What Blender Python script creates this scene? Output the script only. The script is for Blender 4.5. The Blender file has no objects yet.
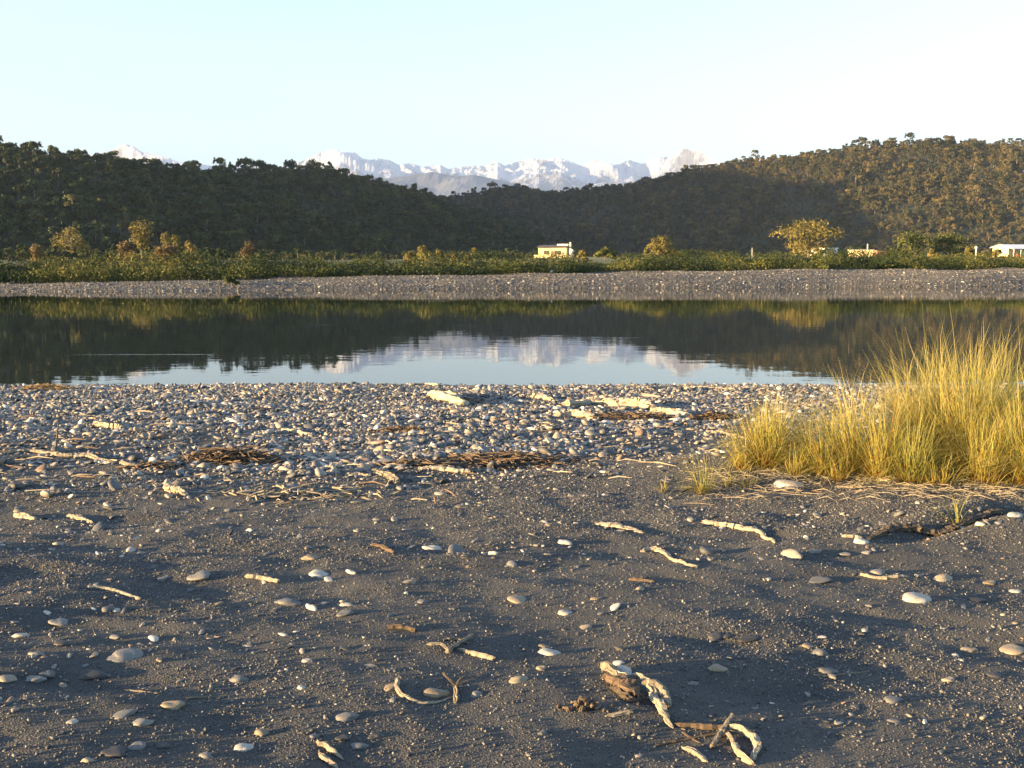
import bpy, bmesh, math, random
import numpy as np
from mathutils import Vector, Matrix, noise as mnoise

SC = bpy.context.scene
COL = SC.collection
RNG = np.random.RandomState(7)
random.seed(7)
R = math.radians

# ---------------------------------------------------------------- camera
CAM_Z = 2.6
F = 1000.0
PITCH = math.atan(121.0 / F)
cam = bpy.data.cameras.new('camera')
camo = bpy.data.objects.new('camera', cam)
COL.objects.link(camo)
cam.sensor_width = 36.0
cam.lens = 36.0 * F / 1024.0
cam.clip_start = 0.1
cam.clip_end = 90000.0
camo.location = (0, 0, CAM_Z)
camo.rotation_euler = (math.pi / 2 - PITCH, 0, 0)
SC.camera = camo

# ---------------------------------------------------------------- light
SUN_EL = R(6.8)
SUN_AZ = R(-110.0)      # clockwise from +Y (view direction): low, from the left and a little behind
sd = Vector((math.sin(SUN_AZ) * math.cos(SUN_EL), math.cos(SUN_AZ) * math.cos(SUN_EL), math.sin(SUN_EL)))
sun = bpy.data.lights.new('sun', 'SUN')
sun.energy = 5.0
sun.angle = R(0.5)
sun.color = (1.0, 0.66, 0.29)
suno = bpy.data.objects.new('sun', sun)
COL.objects.link(suno)
suno.rotation_euler = sd.to_track_quat('Z', 'Y').to_euler()
world = bpy.data.worlds.new('World')
SC.world = world
world.use_nodes = True
wn = world.node_tree
wn.nodes.clear()
wo = wn.nodes.new('ShaderNodeOutputWorld')
bg = wn.nodes.new('ShaderNodeBackground')
sky = wn.nodes.new('ShaderNodeTexSky')
sky.sky_type = 'NISHITA'
sky.sun_disc = False
sky.sun_elevation = SUN_EL
sky.sun_rotation = SUN_AZ
sky.altitude = 0
sky.air_density = 0.8
sky.dust_density = 0.3
sky.ozone_density = 1.0
bg.inputs['Strength'].default_value = 0.11
wn.links.new(sky.outputs[0], bg.inputs['Color'])
wn.links.new(bg.outputs[0], wo.inputs['Surface'])
vs = SC.view_settings
vs.view_transform = 'Standard'
vs.look = 'None'
vs.gamma = 1.0
vs.use_curve_mapping = False
vs.exposure = 2.45
SC.cycles.use_denoising = True
SC.cycles.volume_bounces = 0
SC.cycles.max_bounces = 6
SC.cycles.caustics_reflective = False

# ---------------------------------------------------------------- numeric helpers
def _hash(ix, iy, seed):
    h = (ix.astype(np.int64) * 374761393 + iy.astype(np.int64) * 668265263 + seed * 974634777) & 0xFFFFFFFF
    h = ((h ^ (h >> 13)) * 1274126177) & 0xFFFFFFFF
    h = h ^ (h >> 16)
    return (h & 0xFFFFFF) / float(0xFFFFFF)

def vnoise(x, y, seed=0):
    x = np.asarray(x, float); y = np.asarray(y, float)
    ix = np.floor(x); iy = np.floor(y)
    fx = x - ix; fy = y - iy
    fx = fx * fx * fx * (fx * (fx * 6 - 15) + 10); fy = fy * fy * fy * (fy * (fy * 6 - 15) + 10)
    a = _hash(ix, iy, seed); b = _hash(ix + 1, iy, seed)
    c = _hash(ix, iy + 1, seed); d = _hash(ix + 1, iy + 1, seed)
    return (a * (1 - fx) + b * fx) * (1 - fy) + (c * (1 - fx) + d * fx) * fy * 1.0

def fbm(x, y, octv=4, seed=0, ridged=False):
    s = 0; amp = 1; tot = 0; f = 1.0
    for o in range(octv):
        n = vnoise(x * f + 13.7 * o, y * f - 7.1 * o, seed + o) * 2 - 1
        if ridged: n = 1 - 2 * np.abs(n)
        s = s + n * amp; tot += amp; amp *= 0.5; f *= 2.03
    return s / tot

def link(name, me, parent=None):
    o = bpy.data.objects.new(name, me); COL.objects.link(o)
    if parent is not None: o.parent = parent
    return o

def mesh(name, verts, faces, mat, smooth=True):
    me = bpy.data.meshes.new(name)
    if isinstance(verts, np.ndarray): verts = verts.tolist()
    if isinstance(faces, np.ndarray):
        n = len(faces); k = faces.shape[1]
        v = np.asarray(verts, np.float32)
        me.vertices.add(len(v)); me.vertices.foreach_set('co', v.ravel())
        me.loops.add(n * k); me.loops.foreach_set('vertex_index', faces.astype(np.int32).ravel())
        me.polygons.add(n); me.polygons.foreach_set('loop_start', np.arange(0, n * k, k, dtype=np.int32))
        me.update(calc_edges=True)
    else:
        me.from_pydata(verts, [], faces)
    me.polygons.foreach_set('use_smooth', [smooth] * len(me.polygons))
    if mat is not None: me.materials.append(mat)
    me.update()
    return me

def tag(o, label=None, cat=None, group=None, kind=None):
    if label: o['label'] = label
    if cat: o['category'] = cat
    if group: o['group'] = group
    if kind: o['kind'] = kind
    return o

def empty(name, loc, rz=0):
    o = bpy.data.objects.new(name, None); COL.objects.link(o)
    o.location = loc; o.rotation_euler = (0, 0, rz); o.empty_display_size = 0.2
    return o

def grid_faces(nx, ny):
    i = np.arange(nx - 1); j = np.arange(ny - 1)
    I, J = np.meshgrid(i, j)
    a = (J * nx + I).ravel()
    return np.stack([a, a + 1, a + nx + 1, a + nx], 1)

def sheet(name, X, Y, Z, mat, smooth=True):
    ny, nx = X.shape
    v = np.stack([X.ravel(), Y.ravel(), Z.ravel()], 1)
    return link(name, mesh(name, v, grid_faces(nx, ny), mat, smooth))

# ---------------------------------------------------------------- materials
def newmat(name):
    m = bpy.data.materials.new(name); m.use_nodes = True
    nt = m.node_tree; nt.nodes.clear()
    out = nt.nodes.new('ShaderNodeOutputMaterial'); b = nt.nodes.new('ShaderNodeBsdfPrincipled')
    nt.links.new(b.outputs[0], out.inputs[0])
    return m, nt, b, out

def N(nt, typ, **kw):
    n = nt.nodes.new(typ)
    for k, v in kw.items():
        if k.startswith('i_'): n.inputs[k[2:]].default_value = v
        else: setattr(n, k, v)
    return n

def ramp(nt, fac, stops, interp='LINEAR'):
    r = nt.nodes.new('ShaderNodeValToRGB'); r.color_ramp.interpolation = interp
    e = r.color_ramp.elements
    while len(e) < len(stops): e.new(0.5)
    for k, (p, c) in enumerate(stops):
        e[k].position = p; e[k].color = (c[0], c[1], c[2], 1) if len(c) == 3 else c
    nt.links.new(fac, r.inputs[0])
    return r.outputs[0]

def coords(nt, scale=(1, 1, 1), obj=True):
    tc = nt.nodes.new('ShaderNodeTexCoord'); mp = nt.nodes.new('ShaderNodeMapping')
    mp.inputs['Scale'].default_value = scale
    nt.links.new(tc.outputs['Object' if obj else 'Generated'], mp.inputs[0])
    return mp.outputs[0]

def noise(nt, vec, scale, detail=4, rough=0.6):
    n = N(nt, 'ShaderNodeTexNoise'); n.inputs['Scale'].default_value = scale
    n.inputs['Detail'].default_value = detail; n.inputs['Roughness'].default_value = rough
    if vec is not None: nt.links.new(vec, n.inputs['Vector'])
    return n.outputs['Fac']

def mixc(nt, fac, a, b, mode='MIX'):
    m = nt.nodes.new('ShaderNodeMix'); m.data_type = 'RGBA'; m.blend_type = mode
    for s, v in ((0, fac), (6, a), (7, b)):
        if isinstance(v, (int, float)): m.inputs[s].default_value = v
        elif isinstance(v, tuple): m.inputs[s].default_value = (v + (1,))[:4]
        else: nt.links.new(v, m.inputs[s])
    return m.outputs[2]

def bump(nt, b, h, strength, dist):
    n = nt.nodes.new('ShaderNodeBump'); n.inputs['Strength'].default_value = strength
    n.inputs['Distance'].default_value = dist
    nt.links.new(h, n.inputs['Height']); nt.links.new(n.outputs[0], b.inputs['Normal'])
    return n

def mat_sand():
    m, nt, b, _ = newmat('dark_sand')
    v = coords(nt)
    n1 = noise(nt, v, 1.3, 5); n2 = noise(nt, v, 160, 3, .7)
    c1 = ramp(nt, n1, [(.35, (.037, .040, .045)), (.65, (.064, .063, .063))])
    c2 = ramp(nt, n2, [(.38, (.55, .55, .57)), (.55, (1, 1, 1)), (.7, (1.9, 1.75, 1.6))])
    nt.links.new(mixc(nt, 1.0, c1, c2, 'MULTIPLY'), b.inputs['Base Color'])
    b.inputs['Roughness'].default_value = .85
    vo = N(nt, 'ShaderNodeTexVoronoi'); vo.inputs['Scale'].default_value = 110
    nt.links.new(v, vo.inputs['Vector'])
    mm = N(nt, 'ShaderNodeMath', operation='MULTIPLY_ADD'); mm.inputs[1].default_value = -1.0
    nt.links.new(vo.outputs['Distance'], mm.inputs[0]); nt.links.new(n2, mm.inputs[2])
    bump(nt, b, mm.outputs[0], .8, .006)
    return m

def mat_stone(name, stops, rough=.6, sc=14):
    """river stones: colour picked per stone, faint veins and blotches"""
    m, nt, b, _ = newmat(name)
    oi = N(nt, 'ShaderNodeObjectInfo')
    base = ramp(nt, oi.outputs['Random'], stops)
    v = coords(nt)
    n = noise(nt, v, sc, 6, .65)
    c = ramp(nt, n, [(.28, (.42, .40, .38)), (.40, (.78, .77, .76)), (.52, (1, 1, 1)), (.72, (1.25, 1.22, 1.18))])
    nt.links.new(mixc(nt, 1.0, base, c, 'MULTIPLY'), b.inputs['Base Color'])
    b.inputs['Roughness'].default_value = rough
    bump(nt, b, n, .35, .01)
    return m

def mat_wood(name, light, dark, sc=1.0, grain=True):
    """weathered wood: streaks and cracks that follow the grain, blotches across it"""
    m, nt, b, _ = newmat(name)
    v = coords(nt, (sc, sc, sc))
    w = noise(nt, v, 22, 6, .7)
    if grain:
        a = N(nt, 'ShaderNodeAttribute', attribute_name='grain'); gv = a.outputs['Vector']
    else: gv = v
    g = noise(nt, gv, 5.0 if grain else 60, 5, .7); g2 = noise(nt, gv, 14 if grain else 150, 4, .7)
    c = ramp(nt, w, [(.30, dark), (.48, light), (.8, tuple(min(.8, q * 1.2) for q in light))])
    c2 = ramp(nt, g, [(.30, (.28, .25, .22)), (.42, (.72, .69, .65)), (.55, (1, 1, 1))])
    c3 = ramp(nt, g2, [(.30, (.55, .52, .48)), (.5, (1, 1, 1))])
    nt.links.new(mixc(nt, 1.0, mixc(nt, 1.0, c, c2, 'MULTIPLY'), c3, 'MULTIPLY'), b.inputs['Base Color'])
    b.inputs['Roughness'].default_value = .85
    ad = N(nt, 'ShaderNodeMath', operation='ADD'); nt.links.new(g, ad.inputs[0]); nt.links.new(g2, ad.inputs[1])
    bump(nt, b, ad.outputs[0], .9, .006)
    return m

def mat_leaf(name, stops, trans=.25, att='tone', rough=.75, inst=False):
    m, nt, b, out = newmat(name)
    a = N(nt, 'ShaderNodeAttribute', attribute_name=att)
    fac = a.outputs['Fac']
    if inst:
        oi = N(nt, 'ShaderNodeObjectInfo')
        ad = N(nt, 'ShaderNodeMath', operation='MULTIPLY_ADD'); ad.inputs[1].default_value = .45
        sb = N(nt, 'ShaderNodeMath', operation='MULTIPLY'); sb.inputs[1].default_value = .55
        nt.links.new(oi.outputs['Random'], sb.inputs[0])
        nt.links.new(fac, ad.inputs[0]); nt.links.new(sb.outputs[0], ad.inputs[2])
        fac = ad.outputs[0]
    c = ramp(nt, fac, stops)
    nt.links.new(c, b.inputs['Base Color'])
    b.inputs['Roughness'].default_value = rough
    b.inputs['Specular IOR Level'].default_value = .3
    tr = N(nt, 'ShaderNodeBsdfTranslucent'); nt.links.new(c, tr.inputs[0])
    mx = N(nt, 'ShaderNodeMixShader'); mx.inputs[0].default_value = trans
    nt.links.new(b.outputs[0], mx.inputs[1]); nt.links.new(tr.outputs[0], mx.inputs[2])
    nt.links.new(mx.outputs[0], out.inputs[0])
    return m

def mat_plain(name, col, rough=.7, var=.15, sc=3.0, metal=0):
    m, nt, b, _ = newmat(name)
    n = noise(nt, coords(nt), sc, 4)
    lo = tuple(c * (1 - var) for c in col); hi = tuple(min(.95, c * (1 + var)) for c in col)
    nt.links.new(ramp(nt, n, [(.35, lo), (.65, hi)]), b.inputs['Base Color'])
    b.inputs['Roughness'].default_value = rough; b.inputs['Metallic'].default_value = metal
    return m

def mat_water():
    m, nt, b, _ = newmat('river_water')
    b.inputs['Base Color'].default_value = (.012, .018, .014, 1)
    b.inputs['Roughness'].default_value = .015
    b.inputs['IOR'].default_value = 1.333
    v = coords(nt, (1, 1, 1))
    n1 = noise(nt, coords(nt, (.9, 1.6, 1)), 1.0, 3, .55)
    n2 = noise(nt, coords(nt, (.03, .22, 1)), 1.0, 3, .6)     # long patches of light breeze
    n3 = noise(nt, coords(nt, (.07, 1.1, 1)), 1.0, 3, .6)     # narrow ripple streaks
    st = ramp(nt, n2, [(.45, (.35, .35, .35)), (.68, (1, 1, 1))])
    s3 = ramp(nt, n3, [(.70, (0, 0, 0)), (.76, (1, 1, 1))])
    n4 = noise(nt, v, 7, 2, .6)
    mu = N(nt, 'ShaderNodeMath', operation='MULTIPLY')
    nt.links.new(n1, mu.inputs[0]); nt.links.new(st, mu.inputs[1])
    m4 = N(nt, 'ShaderNodeMath', operation='MULTIPLY'); nt.links.new(n4, m4.inputs[0]); nt.links.new(s3, m4.inputs[1])
    m5 = N(nt, 'ShaderNodeMath', operation='ADD'); nt.links.new(mu.outputs[0], m5.inputs[0]); nt.links.new(m4.outputs[0], m5.inputs[1])
    bump(nt, b, m5.outputs[0], .12, .03)
    return m

M = {}
M['sand'] = mat_sand()
STONES = [(0, (.035, .038, .045)), (.22, (.075, .08, .09)), (.45, (.12, .122, .13)), (.62, (.20, .19, .18)), (.74, (.29, .25, .20)), (.85, (.13, .09, .07)), (.93, (.33, .31, .29)), (1, (.52, .5, .48))]
M['gravel'] = mat_stone('gravel_stone', STONES)
M['grit'] = mat_stone('sand_grit', [(0, (.026, .030, .038)), (.5, (.060, .063, .070)), (.8, (.105, .10, .098)), (.95, (.20, .185, .17)), (1, (.40, .37, .33))], .5, 60)
M['greystone'] = mat_stone('grey_stone', [(0, (.07, .075, .085)), (.5, (.11, .112, .12)), (1, (.17, .165, .16))])
M['darkstone'] = mat_stone('dark_stone', [(0, (.022, .023, .027)), (1, (.045, .045, .05))])
M['tanstone'] = mat_stone('tan_stone', [(0, (.15, .12, .085)), (1, (.26, .22, .17))])
M['whitestone'] = mat_stone('white_stone', [(0, (.32, .30, .27)), (1, (.46, .43, .39))])
M['wood'] = mat_wood('pale_driftwood', (.40, .345, .265), (.16, .135, .105))
M['greywood'] = mat_wood('grey_driftwood', (.26, .225, .175), (.10, .085, .065))
M['bark'] = mat_wood('brown_bark', (.13, .09, .06), (.045, .032, .024))
M['darkwood'] = mat_wood('dark_wood', (.10, .075, .055), (.04, .03, .022))
M['debris'] = mat_wood('reddish_debris', (.15, .105, .07), (.05, .035, .027), 1, False)
M['golddebris'] = mat_wood('golden_debris', (.36, .25, .12), (.16, .10, .05), 1, False)
M['water'] = mat_water()
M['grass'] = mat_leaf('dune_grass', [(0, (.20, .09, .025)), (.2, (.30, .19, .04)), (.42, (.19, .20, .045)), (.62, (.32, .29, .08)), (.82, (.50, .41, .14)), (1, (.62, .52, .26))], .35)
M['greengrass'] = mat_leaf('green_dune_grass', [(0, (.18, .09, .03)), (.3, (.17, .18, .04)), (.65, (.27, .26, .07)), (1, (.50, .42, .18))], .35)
M['shrub'] = mat_leaf('shrub_leaves', [(0, (.010, .022, .007)), (.4, (.026, .042, .010)), (.7, (.075, .085, .02)), (1, (.17, .15, .04))], .2)
M['goldbush'] = mat_leaf('golden_bush_leaves', [(0, (.05, .048, .018)), (.5, (.12, .105, .03)), (1, (.22, .18, .055))], .25)
M['brownbush'] = mat_leaf('rusty_bush_leaves', [(0, (.05, .036, .02)), (.5, (.11, .08, .036)), (1, (.19, .14, .065))], .2)
M['darktree'] = mat_leaf('evergreen_leaves', [(0, (.014, .028, .010)), (.5, (.045, .062, .018)), (1, (.13, .125, .035))], .2)
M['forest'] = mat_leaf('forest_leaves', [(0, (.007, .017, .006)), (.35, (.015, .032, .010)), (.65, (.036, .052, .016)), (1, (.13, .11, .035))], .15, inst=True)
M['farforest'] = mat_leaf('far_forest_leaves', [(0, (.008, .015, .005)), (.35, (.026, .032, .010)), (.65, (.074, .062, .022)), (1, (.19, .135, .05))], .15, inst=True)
M['trunk'] = mat_wood('tree_bark', (.13, .11, .085), (.06, .05, .04), .05, False)

# ---------------------------------------------------------------- near shore
GM = [(3.35, 8.6, 1.9, .7, .16), (4.9, 8.2, 1.5, .8, .14), (1.9, 8.6, .7, .45, .06)]   # low hummocks under the grass
_yp = [-8, 0, 3, 5.5, 8.3, 11, 14, 17, 19.3, 20.5, 21.4, 23, 26, 30]
_zp = [1.15, 1.02, .97, .92, .80, .67, .50, .32, .18, .08, -.02, -.25, -.7, -1.4]
HUM = []
_r = np.random.RandomState(21)
for _ in range(240):     # lee mounds and hollows of wind-blown sand
    y = 2.6 + 6.2 * _r.rand() ** .9; x = (_r.rand() - .5) * 1.3 * (y + .5)
    w = _r.uniform(.06, .26); HUM.append((x, y, w * _r.uniform(1.2, 2.6), w * .6, _r.uniform(.004, .02) * (1 if _r.rand() < .6 else -1)))

_hx = np.arange(-8, 8, .02); _hy = np.arange(2, 10.5, .02)
HF = np.zeros((len(_hy), len(_hx)))
for (cx, cy, sx, sy, h) in HUM:
    i0, i1 = np.searchsorted(_hx, [cx - 3 * sx, cx + 3 * sx]); j0, j1 = np.searchsorted(_hy, [cy - 3 * sy, cy + 3 * sy])
    gx, gy = np.meshgrid(_hx[i0:i1], _hy[j0:j1])
    HF[j0:j1, i0:i1] += h * np.exp(-((gx - cx) / sx) ** 2 - ((gy - cy) / sy) ** 2)

def hum_z(x, y):
    a = np.clip((x + 8) / .02, 0, len(_hx) - 1.001); b = np.clip((y - 2) / .02, 0, len(_hy) - 1.001)
    i = a.astype(int); j = b.astype(int); fa = a - i; fb_ = b - j
    return (HF[j, i] * (1 - fa) + HF[j, i + 1] * fa) * (1 - fb_) + (HF[j + 1, i] * (1 - fa) + HF[j + 1, i + 1] * fa) * fb_

def gravel_edge(x):
    """distance of the line where sand gives way to the gravel bar"""
    x = np.asarray(x, float)
    return 7.35 + .9 / (1 + np.exp(-(x + 1.6) * 1.8)) + .35 * (fbm(x * .9, x * 0 + 3.3, 3, 5)) + .25 * np.sin(x * 1.3)

def beach_z(x, y):
    x = np.asarray(x, float); y = np.asarray(y, float)
    z = np.interp(y + .25 * (vnoise(x * .25, y * 0, 91) - .5), _yp, _zp)
    sandm = 1 / (1 + np.exp((y - gravel_edge(x)) * 3))
    z = z + sandm * (.046 * fbm(x * .6, y * 1.1, 3, 11) + .026 * fbm(x * 1.9, y * 3.0, 3, 31) + .007 * fbm(x * 7, y * 10, 3, 41))
    wet = np.clip((22 - y) / 3, 0, 1)
    z = z + (1 - sandm) * wet * (.05 * fbm(x * .35, y * .8, 3, 17) + .018 * fbm(x * 2.5, y * 3, 2, 19))
    z = z - np.clip(x, -7, 7) * .042 / (1 + np.exp((y - 5.3) * 2.2)) + np.clip(x, -7, 7) * .016 * np.exp(-((y - 6.8) / .9) ** 2)
    for (cx, cy, sx, sy, h) in GM:
        z = z + h * np.exp(-((x - cx) / sx) ** 2 - ((y - cy) / sy) ** 2)
    # the small scarp of sand on the right, running back from the pebble
    t = np.clip((x - 2.15) / 1.5, 0, 1); ly = 6.15 + .85 * t
    z = z + .045 * np.exp(-((y - ly) / .12) ** 2) * np.exp(-((x - 2.9) / .75) ** 2) - .05 * np.exp(-((y - ly + .18) / .10) ** 2) * np.exp(-((x - 2.95) / .6) ** 2)
    return z + hum_z(x, y)

def ray(px, py):
    dx = (px - 512.0) / F; dv = (384.0 - py) / F
    cp, sp = math.cos(PITCH), math.sin(PITCH)
    return np.array([dx, cp + dv * sp, dv * cp - sp])

def G(px, py, up=0.0):
    """point of the near shore under a picture position"""
    d = ray(px, py); t = 1.0
    for _ in range(60):
        p = d * t; zz = float(beach_z(p[0], p[1])); f = CAM_Z + p[2] - zz
        if abs(f) < 1e-4: break
        t += f / max(.03, -d[2]) * .8
    p = d * t
    return Vector((p[0], p[1], float(beach_z(p[0], p[1])) + up))

def pix(p):     # metres per pixel at a point
    return (p.y * math.cos(PITCH) + (CAM_Z - p.z) * math.sin(PITCH)) / F

def stretched(fine0, fine1, step, lo, hi, growth=1.09):
    c = list(np.arange(fine0, fine1, step)); s = step; v = c[-1]
    while v < hi: s *= growth; v += s; c.append(v)
    s = step; v = fine0; pre = []
    while v > lo: s *= growth; v -= s; pre.append(v)
    return np.array(pre[::-1] + c)

xs = stretched(-5.2, 5.2, .032, -60, 60, 1.06)
ys = stretched(2.4, 9.4, .026, -8, 29, 1.035)
X, Y = np.meshgrid(xs, ys)
ground = sheet('beach', X, Y, beach_z(X, Y), M['sand'])
tag(ground, 'dark grey sand beach sloping to the river', kind='structure')

# big plain under everything, out to the horizon
mp = mat_plain('plain_ground', (.05, .06, .025), .9, .3, .01)
xs = np.linspace(-45000, 45000, 31); ys = np.linspace(-45000, 60000, 31); X, Y = np.meshgrid(xs, ys)
pl = sheet('ground', X, Y, X * 0 - 3.0, mp); tag(pl, kind='structure')

# ---------------------------------------------------------------- far bank
def far_line(x): return 101.5 + .225 * np.asarray(x, float) + 2.6 * (vnoise(np.asarray(x) * .06, np.asarray(x) * 0, 61) - .5)
def far_h(x): return np.interp(x, [-60, -20, 0, 20, 60], [.72, .95, 1.2, 1.5, 1.6])
def far_z(x, y):
    x = np.asarray(x, float); y = np.asarray(y, float)
    ds = y - far_line(x); h = far_h(x)
    z = np.interp(ds, [-6, 0, 1.5, 5, 9, 20], [-1.2, 0, .35, .85, 1, 1.05]) * h
    z = z + np.interp(y, [0, 125, 150, 200, 300, 600, 2600], [0, 0, .9, 1.6, 2.6, 3.2, 6])
    z = z + np.where(ds > .5, .22 * fbm(x * .09, y * .25, 3, 73), 0) * np.clip(ds - .5, 0, 2)
    z = z + np.where(ds > 0, .06 * fbm(x * .5, y * .9, 3, 71), 0) * np.clip(ds, 0, 1)
    return z
xs = stretched(-90, 90, .6, -1500, 1800, 1.08); dsv = stretched(-6, 16, .3, -6.1, 2400, 1.06)
X, D = np.meshgrid(xs, dsv)
Y = far_line(np.clip(X, -200, 300)) + D
M['farground'] = None
def mat_far():
    m, nt, b, _ = newmat('far_bank_ground')
    v = coords(nt)
    g = N(nt, 'ShaderNodeNewGeometry'); sp = N(nt, 'ShaderNodeSeparateXYZ'); nt.links.new(g.outputs['Position'], sp.inputs[0])
    mr = N(nt, 'ShaderNodeMapRange'); mr.inputs[1].default_value = 1.9; mr.inputs[2].default_value = 2.6
    nt.links.new(sp.outputs[2], mr.inputs[0])
    gr = ramp(nt, noise(nt, v, 4, 4, .8), [(.35, (.045, .046, .05)), (.6, (.09, .088, .088))])
    gs = ramp(nt, noise(nt, v, .12, 4), [(.35, (.03, .045, .015)), (.65, (.09, .10, .03))])
    nt.links.new(mixc(nt, mr.outputs[0], gr, gs), b.inputs['Base Color']); b.inputs['Roughness'].default_value = .9
    bump(nt, b, noise(nt, v, 5, 4, .8), .6, .12)
    return m
fb = sheet('far_bank', X, Y, far_z(X, Y), mat_far()); tag(fb, kind='structure')

# water
xs = np.linspace(-700, 700, 41); ys = np.concatenate([np.linspace(17, 130, 40)]); X, Y = np.meshgrid(xs, ys)
def shore_cut(X, Y): return Y
wt = sheet('river_water', X, Y + np.where(Y > 100, np.abs(X) * .25, 0), X * 0, M['water']); tag(wt, 'calm dark river reflecting hills, snowy peaks and sky', kind='structure')

# ---------------------------------------------------------------- hills
def hill_field(spine, X, Y, seed, rough=8.0):
    """height of a ridge: highest along the spine, slopes down both sides"""
    Z = np.full(X.shape, -40.0)
    for (a, b) in zip(spine[:-1], spine[1:]):
        ax, ay, az, aw = a; bx, by, bz, bw = b
        dx, dy = bx - ax, by - ay; L2 = dx * dx + dy * dy
        t = np.clip(((X - ax) * dx + (Y - ay) * dy) / L2, 0, 1)
        d = np.hypot(X - ax - t * dx, Y - ay - t * dy)
        h = az + (bz - az) * t; w = aw + (bw - aw) * t
        z = h * (1.0 - np.power(np.clip(d / w, 0, 1.6), 1.25))
        Z = np.maximum(Z, z)
    gull = fbm(X / 90, Y / 90, 4, seed)
    return Z + rough * gull * np.clip(Z / 40, 0, 1) * 1.6

def up(px, py, D, tree=8.0): # spine point seen at a place in the picture, at distance D
    return ((px - 512) / F * D, D, CAM_Z + (263 - py) / F * D - tree)

sp1 = []
for (px, py, D, w) in [(-260, 165, 1250, 300), (-60, 140, 880, 250), (5, 145, 640, 210), (50, 152, 650, 190), (105, 165, 690, 180), (200, 172, 780, 190), (265, 172, 850, 190), (318, 168, 920, 190), (370, 180, 1000, 190), (420, 194, 1070, 180), (452, 208, 1120, 160), (475, 240, 1160, 110)]:
    sp1.append(up(px, py, D) + (w,))
sp2 = []
for (px, py, D, w) in [(330, 215, 1900, 500), (440, 200, 1830, 480), (480, 194, 1800, 480), (510, 191, 1780, 470), (540, 193, 1750, 460), (600, 189, 1700, 450), (650, 185, 1660, 450), (700, 173, 1600, 460), (745, 160, 1560, 470), (800, 155, 1520, 480), (870, 147, 1480, 490), (940, 144, 1440, 500), (1024, 143, 1400, 500), (1200, 140, 1350, 500), (1500, 170, 1300, 500)]:
    sp2.append(up(px, py, D) + (w,))
sp3 = [(-1050, 600, 240, 300), (-980, 760, 282, 300), (-960, 1040, 296, 320), (-960, 1300, 310, 330), (-1050, 1600, 350, 330)]  # unseen ridge off to the left, added and shaped to shade the far hill
mh = mat_plain('forest_floor', (.014, .019, .008), .95, .4, .03)
HILLS = []; RG = {101: 3.5, 131: 6.0, 151: 8.0}
for (spn, x0, x1, y0, y1, st, sd_, nm) in [(sp1, -900, 150, 380, 1350, 9, 101, 'wooded_hill'), (sp2, -900, 2100, 900, 2300, 14, 131, 'far_wooded_hill'), (sp3, -1400, -560, 300, 1950, 20, 151, 'unseen_shade_hill')]:
    X, Y = np.meshgrid(np.arange(x0, x1, st), np.arange(y0, y1, st))
    Z = hill_field(spn, X, Y, sd_, RG[sd_])
    o = sheet(nm, X, Y, Z, mh); tag(o, kind='structure'); HILLS.append((spn, sd_, X, Y, Z, st))

# ---------------------------------------------------------------- snow range
def range_mesh(name, prof, d0, d1, dr, mat, seed, u0, u1, nu, nd, relief):
    U, T = np.meshgrid(np.linspace(u0, u1, nu), np.linspace(0, 1, nd))
    D = d0 + (d1 - d0) * T
    X = U * D
    px = U * F + 512
    tgt = np.interp(px, [p[0] for p in prof], [263 - p[1] for p in prof]) / F
    base = np.clip(1 - np.abs(D - dr) / (dr - d0), 0, 1) ** .8
    Xo = X; X = X + 1500 * fbm(X / 3500, D / 3500, 3, seed + 40) + .45 * (D - dr); Dw = D + 1200 * fbm(Xo / 2500, D / 2500, 3, seed + 50)
    rd = .95 * fbm(X / 3000, Dw / 3000, 7, seed, True) + .13 * fbm(X / 700, Dw / 700, 4, seed + 9, True)
    X = Xo
    Z = base * (1 + relief * rd * (1 - .6 * base)) + relief * .25 * rd * base
    ang = (Z / D); mx = ang.max(0)
    k = np.ones(31) / 31
    mxs = np.convolve(np.pad(mx, 15, 'edge'), k, 'valid')
    Z = Z / (.8 * mx + .2 * mxs) * tgt[0]
    return sheet(name, X, D, Z, mat, False)

def mat_snow():
    m, nt, b, _ = newmat('snowy_rock')
    g = N(nt, 'ShaderNodeNewGeometry'); sp = N(nt, 'ShaderNodeSeparateXYZ'); nt.links.new(g.outputs['Position'], sp.inputs[0])
    sn = N(nt, 'ShaderNodeSeparateXYZ'); nt.links.new(g.outputs['Normal'], sn.inputs[0])
    v = coords(nt, (.001, .001, .001))
    n = noise(nt, v, 1.6, 8, .7)
    mr = N(nt, 'ShaderNodeMapRange'); mr.inputs[1].default_value = 1300; mr.inputs[2].default_value = 2500; nt.links.new(sp.outputs[2], mr.inputs[0])
    a = N(nt, 'ShaderNodeMath', operation='MULTIPLY_ADD'); a.inputs[1].default_value = .9
    nt.links.new(sn.outputs[2], a.inputs[0]); nt.links.new(mr.outputs[0], a.inputs[2])
    a2 = N(nt, 'ShaderNodeMath', operation='MULTIPLY_ADD'); a2.inputs[1].default_value = 1.6
    nt.links.new(n, a2.inputs[0]); nt.links.new(a.outputs[0], a2.inputs[2])
    s = ramp(nt, a2.outputs[0], [(0, (0, 0, 0)), (1, (1, 1, 1))])
    mr2 = N(nt, 'ShaderNodeMapRange'); mr2.inputs[1].default_value = 1.97; mr2.inputs[2].default_value = 2.16; nt.links.new(a2.outputs[0], mr2.inputs[0])
    rock = ramp(nt, n, [(.3, (.12, .125, .14)), (.7, (.24, .235, .24))])
    nt.links.new(mixc(nt, mr2.outputs[0], rock, (.62, .68, .78)), b.inputs['Base Color'])
    b.inputs['Roughness'].default_value = .8
    bump(nt, b, noise(nt, v, 4, 8, .75), .8, 150)
    return m
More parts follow.
